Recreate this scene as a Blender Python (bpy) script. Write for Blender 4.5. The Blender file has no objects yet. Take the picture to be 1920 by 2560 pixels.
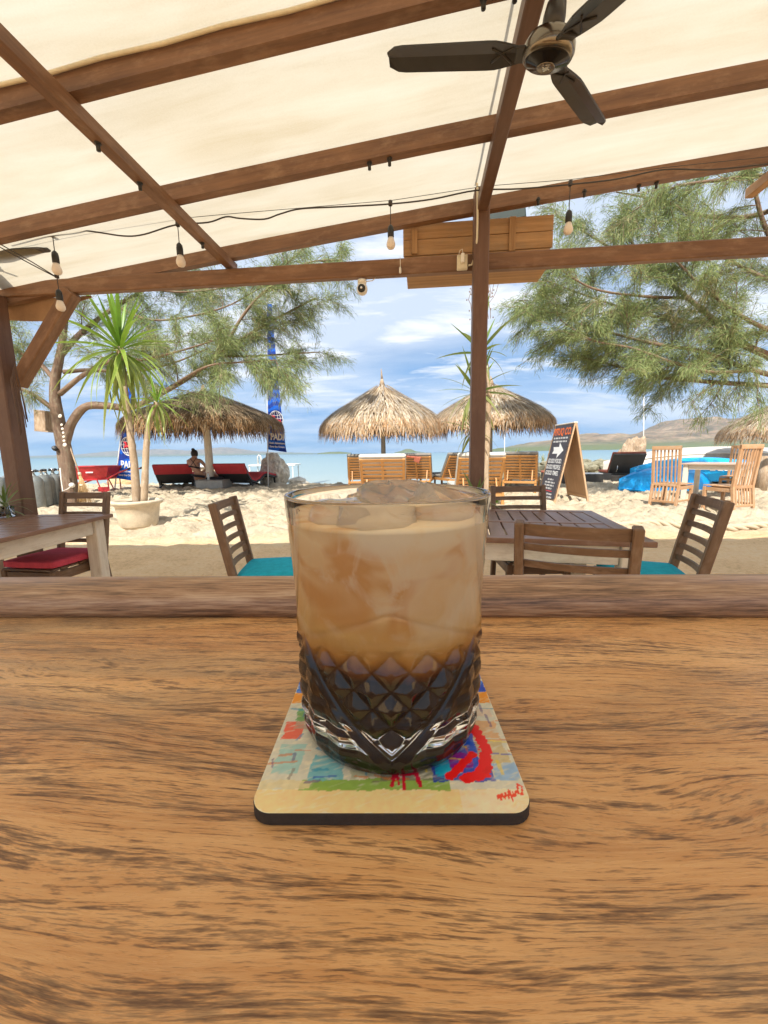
import bpy, bmesh, math, random
import numpy as np
from mathutils import Vector, Matrix, Euler, noise as mnoise
R = math.radians
random.seed(7); rng = np.random.default_rng(7)
sc = bpy.context.scene
COL = sc.collection

# ------------------------------------------------------------------ camera
FPX, HC, PIT, ROLL = 987.5, 1.17, R(8.5), R(0.9)
cam_d = bpy.data.cameras.new('camera'); cam = bpy.data.objects.new('camera', cam_d); COL.objects.link(cam)
cam_d.sensor_fit = 'HORIZONTAL'; cam_d.sensor_width = 36.0; cam_d.lens = 36.0*FPX/1920
cam_d.clip_start = 0.01; cam_d.clip_end = 60000
_f = Vector((0, math.cos(PIT), -math.sin(PIT))); _u0 = Vector((0, math.sin(PIT), math.cos(PIT))); _r0 = Vector((1, 0, 0))
_r = _r0*math.cos(ROLL)-_u0*math.sin(ROLL); _u = _u0*math.cos(ROLL)+_r0*math.sin(ROLL)
CAM = Vector((0, 0, HC))
M = Matrix((_r, _u, -_f)).transposed().to_4x4(); M.translation = CAM
cam.matrix_world = M
sc.camera = cam
def ray(px, py): return _f+_r*((px-960)/FPX)-_u*((py-1280)/FPX)
def G(px, py, z=0.08):                       # photo point on a level plane
    d = ray(px, py); return CAM+d*((z-HC)/d.z)
def D(px, py, Y):                            # photo point at a distance
    d = ray(px, py); return CAM+d*(Y/d.y)

# ------------------------------------------------------------------ light
SUN_EL, SUN_AZ = R(50), R(192)               # sun behind the camera, a little to the left
sun_dir = Vector((math.sin(SUN_AZ)*math.cos(SUN_EL), math.cos(SUN_AZ)*math.cos(SUN_EL), math.sin(SUN_EL)))
sl = bpy.data.lights.new('sun', 'SUN'); sl.energy = 3.1; sl.angle = R(0.6); sl.color = (1, 0.95, 0.87)
so = bpy.data.objects.new('sun', sl); COL.objects.link(so); so.rotation_euler = sun_dir.to_track_quat('Z', 'Y').to_euler(); so.location = (0, -20, 30)
sc.view_settings.view_transform = 'Standard'; sc.view_settings.look = 'None'; sc.view_settings.gamma = 1
sc.view_settings.exposure = 1.18
sc.cycles.max_bounces = 10; sc.cycles.transmission_bounces = 10; sc.cycles.transparent_max_bounces = 8
sc.cycles.diffuse_bounces = 3; sc.cycles.glossy_bounces = 4; sc.cycles.volume_bounces = 0
sc.cycles.use_denoising = True; sc.cycles.use_adaptive_sampling = True; sc.cycles.adaptive_threshold = 0.02; sc.cycles.sample_clamp_indirect = 6
sc.render.film_transparent = False

# ------------------------------------------------------------------ node helpers
class NT:
    def __init__(s, tree): s.t = tree; s.n = tree.nodes; s.l = tree.links
    def add(s, typ, **kw):
        n = s.n.new(typ)
        for k, v in kw.items():
            if k.startswith('i_'):
                key = k[2:]; key = int(key) if key.isdigit() else key.replace('_', ' ')
                s.set(n.inputs[key], v)
            else: setattr(n, k, v)
        return n
    def set(s, inp, v):
        if isinstance(v, bpy.types.NodeSocket): s.l.new(v, inp)
        elif isinstance(v, bpy.types.Node): s.l.new(v.outputs[0], inp)
        else:
            if hasattr(inp.default_value, '__len__') and isinstance(v, (tuple, list)) and len(inp.default_value) == 4 and len(v) == 3: v = (*v, 1)
            inp.default_value = v
    def math(s, op, a, b=None, c=None, clamp=False):
        n = s.n.new('ShaderNodeMath'); n.operation = op; n.use_clamp = clamp
        s.set(n.inputs[0], a)
        if b is not None: s.set(n.inputs[1], b)
        if c is not None: s.set(n.inputs[2], c)
        return n.outputs[0]
    def ramp(s, fac, stops, interp='LINEAR'):
        n = s.n.new('ShaderNodeValToRGB'); s.set(n.inputs[0], fac); e = n.color_ramp.elements; n.color_ramp.interpolation = interp
        while len(e) < len(stops): e.new(0.5)
        for i, (p, c) in enumerate(stops):
            e[i].position = p; c = (c, c, c) if isinstance(c, (int, float)) else c; e[i].color = (*c, 1)
        return n.outputs[0]
    def noise(s, vec, scale=5, detail=4, rough=0.55, dist=0.0, dims='3D'):
        n = s.n.new('ShaderNodeTexNoise'); n.noise_dimensions = dims
        if vec is not None: s.set(n.inputs['Vector'], vec)
        n.inputs['Scale'].default_value = scale; n.inputs['Detail'].default_value = detail; n.inputs['Roughness'].default_value = rough; n.inputs['Distortion'].default_value = dist
        return n.outputs['Fac']
    def mapping(s, vec, scale=(1, 1, 1), loc=(0, 0, 0), rot=(0, 0, 0)):
        n = s.n.new('ShaderNodeMapping'); s.set(n.inputs[0], vec); n.inputs['Scale'].default_value = scale; n.inputs['Location'].default_value = loc; n.inputs['Rotation'].default_value = rot
        return n.outputs[0]
    def mix(s, fac, a, b, mode='MIX'):
        n = s.n.new('ShaderNodeMix'); n.data_type = 'RGBA'; n.blend_type = mode
        s.set(n.inputs[0], fac); s.set(n.inputs[6], a); s.set(n.inputs[7], b)
        return n.outputs[2]
    def bump(s, h, strength=0.3, dist=0.01):
        n = s.n.new('ShaderNodeBump'); s.set(n.inputs['Height'], h); n.inputs['Strength'].default_value = strength; n.inputs['Distance'].default_value = dist
        return n.outputs[0]
    def attr(s, name):
        n = s.n.new('ShaderNodeAttribute'); n.attribute_name = name; return n
def lin(c): return tuple(((x/255)/12.92 if x/255 <= 0.04045 else ((x/255+0.055)/1.055)**2.4) for x in c)
MATS = {}
def newmat(name):
    m = bpy.data.materials.new(name); m.use_nodes = True; nt = NT(m.node_tree)
    b = nt.n['Principled BSDF']; MATS[name] = m
    return m, nt, b
def obj_coord(nt): return nt.add('ShaderNodeTexCoord').outputs['Object']
def simple(name, col, rough=0.6, metal=0.0, var=0.15, scale=8.0, bump=0.0, bdist=0.005, spec=0.5, **kw):
    m, nt, b = newmat(name); co = obj_coord(nt)
    n = nt.noise(co, scale, 5, 0.6); n2 = nt.noise(co, scale*7.3, 3, 0.6)
    f = nt.math('ADD', nt.math('MULTIPLY', n, 0.65), nt.math('MULTIPLY', n2, 0.35))
    c = nt.ramp(f, [(0.3, tuple(x*(1-var) for x in col)), (0.7, tuple(min(1, x*(1+var)) for x in col))])
    nt.set(b.inputs['Base Color'], c); b.inputs['Roughness'].default_value = rough; b.inputs['Metallic'].default_value = metal
    b.inputs['Specular IOR Level'].default_value = spec
    if bump: nt.set(b.inputs['Normal'], nt.bump(f, bump, bdist))
    for k, v in kw.items(): b.inputs[k.replace('_', ' ')].default_value = v
    return m
def wood(name, light, dark, rough=0.55, fine=38.0, bump=0.25, wear=None, wearamt=0.0, spec=0.4):
    m, nt, b = newmat(name); g = nt.attr('gc').outputs['Vector']
    v1 = nt.mapping(g, (1.6, fine, fine)); n1 = nt.noise(v1, 1.0, 5, 0.62, 0.6)
    v2 = nt.mapping(g, (9, fine*6, fine*6)); n2 = nt.noise(v2, 1.0, 3, 0.6)
    n3 = nt.noise(g, 3.0, 4, 0.6)
    f = nt.math('ADD', nt.math('MULTIPLY', n1, 0.55), nt.math('ADD', nt.math('MULTIPLY', n2, 0.22), nt.math('MULTIPLY', n3, 0.23)))
    c = nt.ramp(f, [(0.34, dark), (0.5, tuple((a+d)/2 for a, d in zip(light, dark))), (0.66, light)])
    if wear is not None:
        w = nt.noise(nt.mapping(g, (4, 10, 10)), 2.0, 6, 0.7)
        c = nt.mix(nt.ramp(w, [(0.5, 0), (0.68, wearamt)]), c, wear)
    nt.set(b.inputs['Base Color'], c); b.inputs['Roughness'].default_value = rough; b.inputs['Specular IOR Level'].default_value = spec
    nt.set(b.inputs['Normal'], nt.bump(f, bump, 0.004))
    return m
def vcol(name, rough=0.7, trans=0.0, spec=0.3, var=0.25):
    """colour read from the 'col' attribute of each piece; optional light passing through thin leaves"""
    m, nt, b = newmat(name); a = nt.attr('col').outputs['Color']
    n = nt.noise(obj_coord(nt), 9.0, 3, 0.6)
    c = nt.mix(1.0, a, nt.ramp(n, [(0.3, 1-var), (0.7, 1+0.0)]), 'MULTIPLY')
    nt.set(b.inputs['Base Color'], c); b.inputs['Roughness'].default_value = rough; b.inputs['Specular IOR Level'].default_value = spec
    if trans:
        t = nt.add('ShaderNodeBsdfTranslucent'); nt.set(t.inputs[0], c)
        mx = nt.add('ShaderNodeMixShader'); mx.inputs[0].default_value = trans
        nt.l.new(b.outputs[0], mx.inputs[1]); nt.l.new(t.outputs[0], mx.inputs[2]); nt.l.new(mx.outputs[0], nt.n['Material Output'].inputs[0])
    return m

# ------------------------------------------------------------------ sky
w = bpy.data.worlds.new('World'); sc.world = w; w.use_nodes = True
nt = NT(w.node_tree); bg = nt.n['Background']
sky = nt.add('ShaderNodeTexSky', sky_type='NISHITA', sun_disc=False, sun_elevation=SUN_EL, sun_rotation=SUN_AZ, altitude=0, air_density=1.2, dust_density=1.0, ozone_density=2.5)
gen = nt.add('ShaderNodeTexCoord').outputs['Generated']
sep = nt.add('ShaderNodeSeparateXYZ'); nt.set(sep.inputs[0], gen)
zc = nt.math('MAXIMUM', sep.outputs[2], 0.0)
dv = nt.math('ADD', zc, 0.16)
cv = nt.add('ShaderNodeCombineXYZ'); nt.set(cv.inputs[0], nt.math('DIVIDE', sep.outputs[0], dv)); nt.set(cv.inputs[1], nt.math('DIVIDE', sep.outputs[1], dv))
pl = nt.mapping(cv.outputs[0], (1.0, 1.7, 1), (3.1, 1.2, 0))
c1 = nt.noise(pl, 0.62, 8, 0.56, 0.35); c2 = nt.noise(nt.mapping(cv.outputs[0], (1, 2.6, 1), (7, 2, 0)), 1.5, 7, 0.6, 0.3)
veil = nt.ramp(nt.math('ADD', c1, nt.math('MULTIPLY', zc, 0.32)), [(0.38, 0.0), (0.64, 1.0)])     # broad thin cloud, thicker overhead
puff = nt.ramp(c2, [(0.49, 0.0), (0.63, 1.0)])
puff = nt.math('MULTIPLY', puff, nt.ramp(zc, [(0.05, 0.15), (0.22, 1.0)]))
base = nt.mix(0.45, nt.mix(1.0, sky.outputs[0], (0.62, 0.78, 1.0), 'MULTIPLY'), (3.0, 4.7, 7.3))
rain = nt.ramp(nt.math('ADD', zc, nt.math('MULTIPLY', nt.math('SUBTRACT', c1, 0.5), 0.12)), [(0.0, 0.9), (0.09, 0.8), (0.21, 0.0)])  # distant rain cloud low over the sea
rain = nt.math('MULTIPLY', rain, nt.ramp(nt.math('ADD', nt.math('MULTIPLY', sep.outputs[1], 0.5), 0.5), [(0.35, 0.0), (0.65, 1.0)]))   # rain band cut behind the camera for neutral reflections and more fill
col = nt.mix(rain, base, (1.75, 3.7, 7.0))
col = nt.mix(nt.math('MULTIPLY', veil, 0.85), col, (6.3, 7.1, 8.4))
col = nt.mix(nt.math('MULTIPLY', puff, 0.8), col, (9.2, 9.3, 9.6))
nt.set(bg.inputs[0], col); bg.inputs[1].default_value = 0.057

# ------------------------------------------------------------------ mesh builder
class MB:
    def __init__(s): s.v = []; s.f = []; s.g = []; s.c = None; s.sm = []
    def add(s, V, F, gc=None, smooth=False):
        o = len(s.v); V = [tuple(map(float, p)) for p in V]; s.v += V
        s.g += [tuple(map(float, p)) for p in (gc if gc is not None else V)]
        s.f += [tuple(i+o for i in f) for f in F]; s.sm += [smooth]*len(F)
        return s
    def box(s, c, size, rot=None, bev=0.003, long=None):
        a, b, d = (x/2 for x in size); w = min(bev, a*0.6, b*0.6, d*0.6)
        loc = []; idx = {}
        for sx in (-1, 1):
            for sy in (-1, 1):
                for sz in (-1, 1):
                    for k, p in enumerate(((a, b-w, d-w), (a-w, b, d-w), (a-w, b-w, d))):
                        idx[(sx, sy, sz, k)] = len(loc); loc.append(np.array((sx*p[0], sy*p[1], sz*p[2])))
        F = []
        S = (-1, 1)
        for sg in S:
            F.append([idx[(sg, y, z, 0)] for y, z in ((-1, -1), (1, -1), (1, 1), (-1, 1))])
            F.append([idx[(x, sg, z, 1)] for x, z in ((-1, -1), (1, -1), (1, 1), (-1, 1))])
            F.append([idx[(x, y, sg, 2)] for x, y in ((-1, -1), (1, -1), (1, 1), (-1, 1))])
        for p in S:
            for q in S:
                F.append([idx[(-1, p, q, 1)], idx[(1, p, q, 1)], idx[(1, p, q, 2)], idx[(-1, p, q, 2)]])
                F.append([idx[(p, -1, q, 0)], idx[(p, 1, q, 0)], idx[(p, 1, q, 2)], idx[(p, -1, q, 2)]])
                F.append([idx[(p, q, -1, 0)], idx[(p, q, 1, 0)], idx[(p, q, 1, 1)], idx[(p, q, -1, 1)]])
                for r_ in S: F.append([idx[(p, q, r_, 0)], idx[(p, q, r_, 1)], idx[(p, q, r_, 2)]])
        G_ = []
        for f in F:
            P = [loc[i] for i in f]; n = np.cross(P[1]-P[0], P[2]-P[0]); cen = sum(P)/len(P)
            G_.append(f if n@cen > 0 else f[::-1])
        ax = int(np.argmax(size)) if long is None else long
        order = [ax]+[i for i in range(3) if i != ax]; off = rng.uniform(0, 40, 3)
        gc = [tuple(p[order]+off) for p in loc]
        m = Matrix(rot).to_3x3() if rot is not None and not isinstance(rot, Euler) else (rot.to_matrix() if rot is not None else Matrix.Identity(3))
        mm = np.array(m); V = [mm@p+np.array(c) for p in loc]
        return s.add(V, G_, gc)
    def beam(s, p0, p1, w, h, bev=0.004, up=(0, 0, 1), ext=0.0):
        p0, p1 = Vector(p0), Vector(p1); x = (p1-p0); L = x.length+2*ext; x.normalize()
        y = Vector(up).cross(x); y = y.normalized() if y.length > 1e-5 else Vector((0, 1, 0)); z = x.cross(y)
        return s.box((p0+p1)/2, (L, w, h), Matrix((x, y, z)).transposed(), bev, 0)
    def tube(s, pts, rad, n=8, cap=True, smooth=True):
        pts = [Vector(p) for p in pts]; rad = rad if hasattr(rad, '__len__') else [rad]*len(pts)
        V = []; gc = []; L = 0; nrm = None; off = rng.uniform(0, 30)
        for i, p in enumerate(pts):
            t = (pts[min(i+1, len(pts)-1)]-pts[max(i-1, 0)]).normalized()
            if nrm is None: nrm = t.orthogonal().normalized()
            else: nrm = (nrm-t*nrm.dot(t)); nrm = nrm.normalized() if nrm.length > 1e-6 else t.orthogonal().normalized()
            bi = t.cross(nrm); L += (p-pts[i-1]).length if i else 0
            for k in range(n):
                a = 2*math.pi*k/n; V.append(p+(nrm*math.cos(a)+bi*math.sin(a))*rad[i]); gc.append((L+off, rad[i]*math.cos(a), rad[i]*math.sin(a)))
        F = [(i*n+k, i*n+(k+1) % n, (i+1)*n+(k+1) % n, (i+1)*n+k) for i in range(len(pts)-1) for k in range(n)]
        if cap: F += [tuple(range(n))[::-1], tuple(range((len(pts)-1)*n, len(pts)*n))]
        return s.add(V, F, gc, smooth)
    def lathe(s, prof, n=24, c=(0, 0, 0), smooth=True, axis=None):
        V = []
        m = axis.to_matrix() if axis is not None else Matrix.Identity(3)
        for r_, z in prof:
            for k in range(n):
                a = 2*math.pi*k/n; V.append(Vector(c)+m@Vector((r_*math.cos(a), r_*math.sin(a), z)))
        F = [(i*n+k, i*n+(k+1) % n, (i+1)*n+(k+1) % n, (i+1)*n+k) for i in range(len(prof)-1) for k in range(n)]
        if prof[0][0] > 1e-6: F.append(tuple(range(n))[::-1])
        if prof[-1][0] > 1e-6: F.append(tuple(range((len(prof)-1)*n, len(prof)*n)))
        return s.add(V, F, None, smooth)
    def extrude(s, prof, x0, x1, smooth=False):
        """closed (y,z) outline run along x"""
        n = len(prof); V = [(x0, y, z) for y, z in prof]+[(x1, y, z) for y, z in prof]
        F = [(i, (i+1) % n, n+(i+1) % n, n+i) for i in range(n)]+[tuple(range(n))[::-1], tuple(range(n, 2*n))]
        return s.add(V, F, None, smooth)
    def ribbon(s, top, bot):
        n = len(top); V = list(top)+list(bot); F = [(i, i+1, n+i+1, n+i) for i in range(n-1)]
        return s.add(V, F, None, True)
    def build(s, name, mat, parent=None, world=False, smooth=None, xf=None):
        me = bpy.data.meshes.new(name)
        V = s.v
        if xf is not None: V = [xf@Vector(p) for p in V]
        if world and parent is not None:
            inv = parent.matrix_basis.inverted(); V = [inv@Vector(p) for p in V]
        me.from_pydata([tuple(p) for p in V], [], s.f)
        at = me.attributes.new('gc', 'FLOAT_VECTOR', 'POINT'); at.data.foreach_set('vector', np.array(s.g, dtype=np.float32).ravel())
        if s.c is not None:
            ca = me.attributes.new('col', 'FLOAT_COLOR', 'POINT'); ca.data.foreach_set('color', np.array(s.c, dtype=np.float32).ravel())
        sm = s.sm if smooth is None else [smooth]*len(s.f)
        me.polygons.foreach_set('use_smooth', sm)
        me.materials.append(mat); me.update()
        return link(name, me, parent)
def link(name, me, parent=None):
    o = bpy.data.objects.new(name, me); COL.objects.link(o)
    if parent is not None: o.parent = parent
    return o
def mesh_np(name, V, F, mat, parent=None, col=None, smooth=False):
    """fast path: V (n,3), F (m,k) all faces the same size"""
    V = np.asarray(V, np.float32); F = np.asarray(F, np.int32); m, k = F.shape
    me = bpy.data.meshes.new(name); me.vertices.add(len(V)); me.vertices.foreach_set('co', V.ravel())
    me.loops.add(m*k); me.loops.foreach_set('vertex_index', F.ravel())
    me.polygons.add(m); me.polygons.foreach_set('loop_start', np.arange(0, m*k, k, dtype=np.int32)); me.polygons.foreach_set('loop_total', np.full(m, k, np.int32))
    me.polygons.foreach_set('use_smooth', np.full(m, smooth))
    if col is not None:
        c = np.ones((len(V), 4), np.float32); c[:, :3] = col
        ca = me.attributes.new('col', 'FLOAT_COLOR', 'POINT'); ca.data.foreach_set('color', c.ravel())
    me.materials.append(mat); me.update(calc_edges=True); me.validate()
    return link(name, me, parent)
def grid_faces(nu, nv, wrap=False):
    i, j = np.meshgrid(np.arange(nv-1), np.arange(nu if wrap else nu-1), indexing='ij'); j2 = (j+1) % nu
    return np.stack([i*nu+j, i*nu+j2, (i+1)*nu+j2, (i+1)*nu+j], -1).reshape(-1, 4)
def tag(o, label=None, cat=None, group=None, kind=None):
    if label: o['label'] = label
    if cat: o['category'] = cat
    if group: o['group'] = group
    if kind: o['kind'] = kind
    return o
def thing(name, label, cat, loc=(0, 0, 0), rz=0.0, group=None):
    o = bpy.data.objects.new(name, None); COL.objects.link(o); o.location = loc; o.rotation_euler = (0, 0, rz); o.empty_display_size = 0.1
    return tag(o, label, cat, group)
def copy_tree(o, parent=None):
    c = o.copy(); COL.objects.link(c); c.parent = parent
    for ch in list(o.children): copy_tree(ch, c)
    return c
def place(o, loc, rz=0.0, label=None, group=None, scale=None):
    o.location = loc; o.rotation_euler = (0, 0, rz)
    if scale: o.scale = (scale,)*3
    return tag(o, label, None, group)
def text_mesh(name, body, size, mat, parent, mw, align='CENTER', bold=0.0, sx=1.0, spacing=1.0):
    cu = bpy.data.curves.new(name, 'FONT'); cu.body = body; cu.size = size; cu.align_x = align; cu.align_y = 'CENTER'; cu.offset = bold; cu.space_character = spacing
    cu.resolution_u = 3
    t = bpy.data.objects.new(name, cu); COL.objects.link(t)
    dg = bpy.context.evaluated_depsgraph_get(); me = bpy.data.meshes.new_from_object(t.evaluated_get(dg))
    bpy.data.objects.remove(t); bpy.data.curves.remove(cu)
    me.name = name; me.materials.clear(); me.materials.append(mat)
    mt = mw@Matrix.Diagonal((sx, 1, 1, 1)); me.transform(mt)
    return link(name, me, parent)
def fbm(x, y, seed=0, oct=4):
    """cheap tiling-free value noise on numpy arrays"""
    r0 = np.random.default_rng(seed); tab = r0.random((256, 256)); out = np.zeros_like(x, dtype=float); amp = 1; tot = 0
    for k in range(oct):
        xi = np.floor(x).astype(int); yi = np.floor(y).astype(int); fx = x-xi; fy = y-yi; fx = fx*fx*(3-2*fx); fy = fy*fy*(3-2*fy)
        g = lambda a, b: tab[a % 256, b % 256]
        out += amp*((g(xi, yi)*(1-fx)+g(xi+1, yi)*fx)*(1-fy)+(g(xi, yi+1)*(1-fx)+g(xi+1, yi+1)*fx)*fy); tot += amp
        amp *= 0.5; x = x*2.03+17.1; y = y*2.03+5.3
    return out/tot
def rot_to(v, up=(0, 0, 1)): return Vector(v).to_track_quat('Z', 'Y').to_matrix()
# ------------------------------------------------------------------ materials
beam_wood = wood('stained_beam_wood', (0.27, 0.138, 0.068), (0.115, 0.056, 0.030), 0.5, 26, 0.3, (0.34, 0.21, 0.125), 0.5)
post_wood = wood('dark_post_wood', (0.175, 0.092, 0.058), (0.105, 0.054, 0.034), 0.45, 26, 0.15, (0.25, 0.16, 0.11), 0.25)
chair_wood = wood('dark_chair_wood', (0.215, 0.125, 0.07), (0.085, 0.046, 0.027), 0.45, 40, 0.2, (0.30, 0.22, 0.16), 0.45)
table_wood = wood('brown_table_wood', (0.27, 0.145, 0.095), (0.13, 0.064, 0.042), 0.3, 40, 0.15, (0.34, 0.24, 0.19), 0.4)
white_wood = wood('whitewashed_wood', (0.82, 0.75, 0.63), (0.66, 0.57, 0.45), 0.6, 30, 0.2, (0.42, 0.31, 0.2), 0.4)
teak = wood('oiled_teak', (0.62, 0.31, 0.10), (0.40, 0.18, 0.05), 0.5, 36, 0.2, (0.5, 0.34, 0.2), 0.3)
teak_pale = wood('weathered_teak', (0.60, 0.36, 0.19), (0.36, 0.19, 0.09), 0.55, 36, 0.2, (0.55, 0.44, 0.33), 0.5)
plank_wood = wood('raw_plank_wood', (0.56, 0.33, 0.15), (0.28, 0.15, 0.065), 0.7, 34, 0.5, (0.34, 0.24, 0.15), 0.5)
grey_wood = wood('driftwood', (0.52, 0.40, 0.27), (0.24, 0.15, 0.09), 0.8, 24, 0.7, (0.62, 0.52, 0.40), 0.6)
bark = wood('casuarina_bark', (0.30, 0.20, 0.135), (0.10, 0.06, 0.04), 0.85, 18, 1.0, (0.30, 0.27, 0.18), 0.7)
palm_bark = wood('dracaena_bark', (0.50, 0.38, 0.25), (0.30, 0.20, 0.12), 0.8, 6, 0.6, (0.62, 0.52, 0.4), 0.6)
black_plastic = simple('black_plastic', (0.02, 0.02, 0.02), 0.45)
dark_metal = simple('dark_fan_metal', (0.045, 0.04, 0.034), 0.32, 0.3, 0.2, 5)
bronze = simple('dark_bronze', (0.20, 0.17, 0.13), 0.22, 1.0, 0.1)
chrome = simple('chrome', (0.7, 0.7, 0.7), 0.15, 1.0, 0.05)
white_plastic = simple('white_plastic', (0.78, 0.74, 0.66), 0.4, 0, 0.06)
bulb_mat = simple('opal_bulb', (0.80, 0.70, 0.60), 0.35, 0, 0.05, Subsurface_Weight=0.0)
cable_dark = simple('dark_cable', (0.05, 0.04, 0.035), 0.6)
cable_pale = simple('cream_cable', (0.70, 0.62, 0.45), 0.5)
red_cloth = simple('red_fabric', (0.60, 0.075, 0.11), 0.85, 0, 0.18, 26, 0.25, 0.002, 0.2)
teal_cloth = simple('turquoise_fabric', (0.015, 0.38, 0.50), 0.85, 0, 0.2, 26, 0.25, 0.002, 0.2)
pipe_red = simple('red_piping', (0.33, 0.02, 0.035), 0.85, 0, 0.1)
pipe_teal = simple('turquoise_piping', (0.01, 0.27, 0.38), 0.85, 0, 0.1)
grey_cloth = simple('grey_mattress', (0.26, 0.24, 0.21), 0.9, 0, 0.15, 14, 0.3, 0.004, 0.2)
pale_cloth = simple('pale_mattress', (0.60, 0.57, 0.50), 0.9, 0, 0.12, 14, 0.3, 0.004, 0.2)
terracotta_cloth = simple('terracotta_fabric', (0.42, 0.13, 0.08), 0.9, 0, 0.2, 14, 0.3, 0.004, 0.2)
lounger_red = simple('lounger_red_pad', (0.56, 0.045, 0.05), 0.8, 0, 0.15, 12, 0.2, 0.004)
concrete = simple('grey_concrete', (0.42, 0.40, 0.36), 0.9, 0, 0.18, 9, 0.4, 0.006)
pot_mat = simple('cast_stone_pot', (0.60, 0.50, 0.36), 0.85, 0, 0.22, 7, 0.5, 0.008)
soil = simple('potting_soil', (0.10, 0.07, 0.05), 0.95, 0, 0.4, 30, 0.8, 0.01)
tank_mat = simple('dull_aluminium_tank', (0.24, 0.25, 0.235), 0.45, 0.35, 0.25, 6, 0.1, 0.003)
red_paint = simple('chipped_red_paint', (0.52, 0.03, 0.035), 0.38, 0, 0.3, 9, 0.1, 0.002)
white_paint = simple('white_gloss_paint', (0.82, 0.80, 0.74), 0.35, 0, 0.08, 4)
hull_cream = simple('cream_hull', (0.72, 0.60, 0.40), 0.45, 0, 0.12, 3)
blue_plastic = simple('blue_kayak_plastic', (0.0, 0.30, 0.72), 0.35, 0, 0.12, 3)
blue_plastic2 = simple('cyan_kayak_plastic', (0.0, 0.40, 0.78), 0.35, 0, 0.12, 3)
hull_grey = simple('weathered_grey_hull', (0.52, 0.48, 0.42), 0.6, 0, 0.25, 3, 0.2, 0.01)
skin_mat = simple('tanned_skin', (0.52, 0.27, 0.17), 0.5, 0, 0.08, 6)
hair_mat = simple('dark_hair', (0.03, 0.02, 0.015), 0.6)
bikini_mat = simple('black_bikini', (0.015, 0.014, 0.018), 0.7)
shell_mat = simple('white_shell', (0.80, 0.72, 0.6), 0.4, 0, 0.15)
speaker_mat = simple('dark_green_speaker', (0.018, 0.035, 0.03), 0.55, 0, 0.2, 10)
rope_mat = simple('pale_rope', (0.52, 0.42, 0.29), 0.95, 0, 0.2, 30, 0.6, 0.006)
rock_mat = simple('pale_coral_rock', (0.70, 0.62, 0.50), 0.9, 0, 0.45, 5, 1.0, 0.05)
wall_rock = simple('seawall_rock', (0.27, 0.25, 0.17), 0.9, 0, 0.4, 4, 0.8, 0.03)
wire_black = simple('thin_black_wire', (0.03, 0.03, 0.03), 0.6)
broom_mat = simple('palm_rib_broom', (0.55, 0.36, 0.17), 0.8, 0, 0.25, 30)
tray_black = simple('wicker_black', (0.03, 0.03, 0.028), 0.6, 0, 0.4, 60, 0.6, 0.004)
paper_white = simple('white_print', (0.80, 0.80, 0.78), 0.7, 0, 0.02)
paper_orange = simple('orange_print', (0.80, 0.16, 0.03), 0.7, 0, 0.05)
paper_red = simple('red_print', (0.75, 0.04, 0.06), 0.7, 0, 0.05)
slate = simple('slate_board', (0.062, 0.06, 0.075), 0.75, 0, 0.15, 5)
slate_edge = simple('slate_board_edge', (0.045, 0.035, 0.04), 0.7, 0, 0.15, 5)
ply = wood('plywood', (0.60, 0.40, 0.24), (0.46, 0.28, 0.15), 0.7, 12, 0.1)
leaf_mat = vcol('strap_leaf', 0.4, 0.3, 0.5, 0.2)
needle_mat = vcol('casuarina_needles', 0.7, 0.35, 0.15, 0.35)
straw_mat = vcol('thatch_straw', 0.9, 0.12, 0.15, 0.3)
glass_clear, nt, b = newmat('clear_glass'); b.inputs['Base Color'].default_value = (1, 1, 1, 1); b.inputs['Roughness'].default_value = 0.0; b.inputs['IOR'].default_value = 1.5; b.inputs['Transmission Weight'].default_value = 1.0
# woven wicker
wicker, nt, b = newmat('dark_wicker'); g = nt.attr('gc').outputs['Vector']
w1 = nt.add('ShaderNodeTexWave', wave_type='BANDS', bands_direction='Z', i_Vector=obj_coord(nt)); w1.inputs['Scale'].default_value = 22; w1.inputs['Distortion'].default_value = 1.0
nn = nt.noise(obj_coord(nt), 18, 4, 0.6)
nt.set(b.inputs['Base Color'], nt.mix(nn, nt.ramp(w1.outputs[1], [(0.2, (0.030, 0.027, 0.025)), (0.8, (0.13, 0.115, 0.10))]), (0.09, 0.08, 0.07))); b.inputs['Roughness'].default_value = 0.6
nt.set(b.inputs['Normal'], nt.bump(w1.outputs[1], 0.6, 0.006))
# canopy cloth: pale sheet that lets the sun glow through
canopy_mat, nt, b = newmat('cream_canopy_cloth'); co = obj_coord(nt)
st = nt.noise(nt.mapping(co, (0.7, 5, 1)), 1.6, 6, 0.6, 0.4); wv = nt.noise(nt.mapping(co, (160, 160, 160)), 1, 2); bl = nt.noise(co, 0.9, 4, 0.6)
f = nt.math('ADD', nt.math('MULTIPLY', st, 0.5), nt.math('ADD', nt.math('MULTIPLY', wv, 0.12), nt.math('MULTIPLY', bl, 0.38)))
cc = nt.ramp(f, [(0.34, (0.50, 0.42, 0.285)), (0.5, (0.585, 0.52, 0.395)), (0.64, (0.64, 0.585, 0.47))])
di = nt.add('ShaderNodeBsdfDiffuse'); tr = nt.add('ShaderNodeBsdfTranslucent'); nt.set(di.inputs[0], cc); nt.set(tr.inputs[0], cc)
mx = nt.add('ShaderNodeMixShader'); mx.inputs[0].default_value = 0.62; nt.l.new(di.outputs[0], mx.inputs[1]); nt.l.new(tr.outputs[0], mx.inputs[2]); nt.l.new(mx.outputs[0], nt.n['Material Output'].inputs[0])
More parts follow.
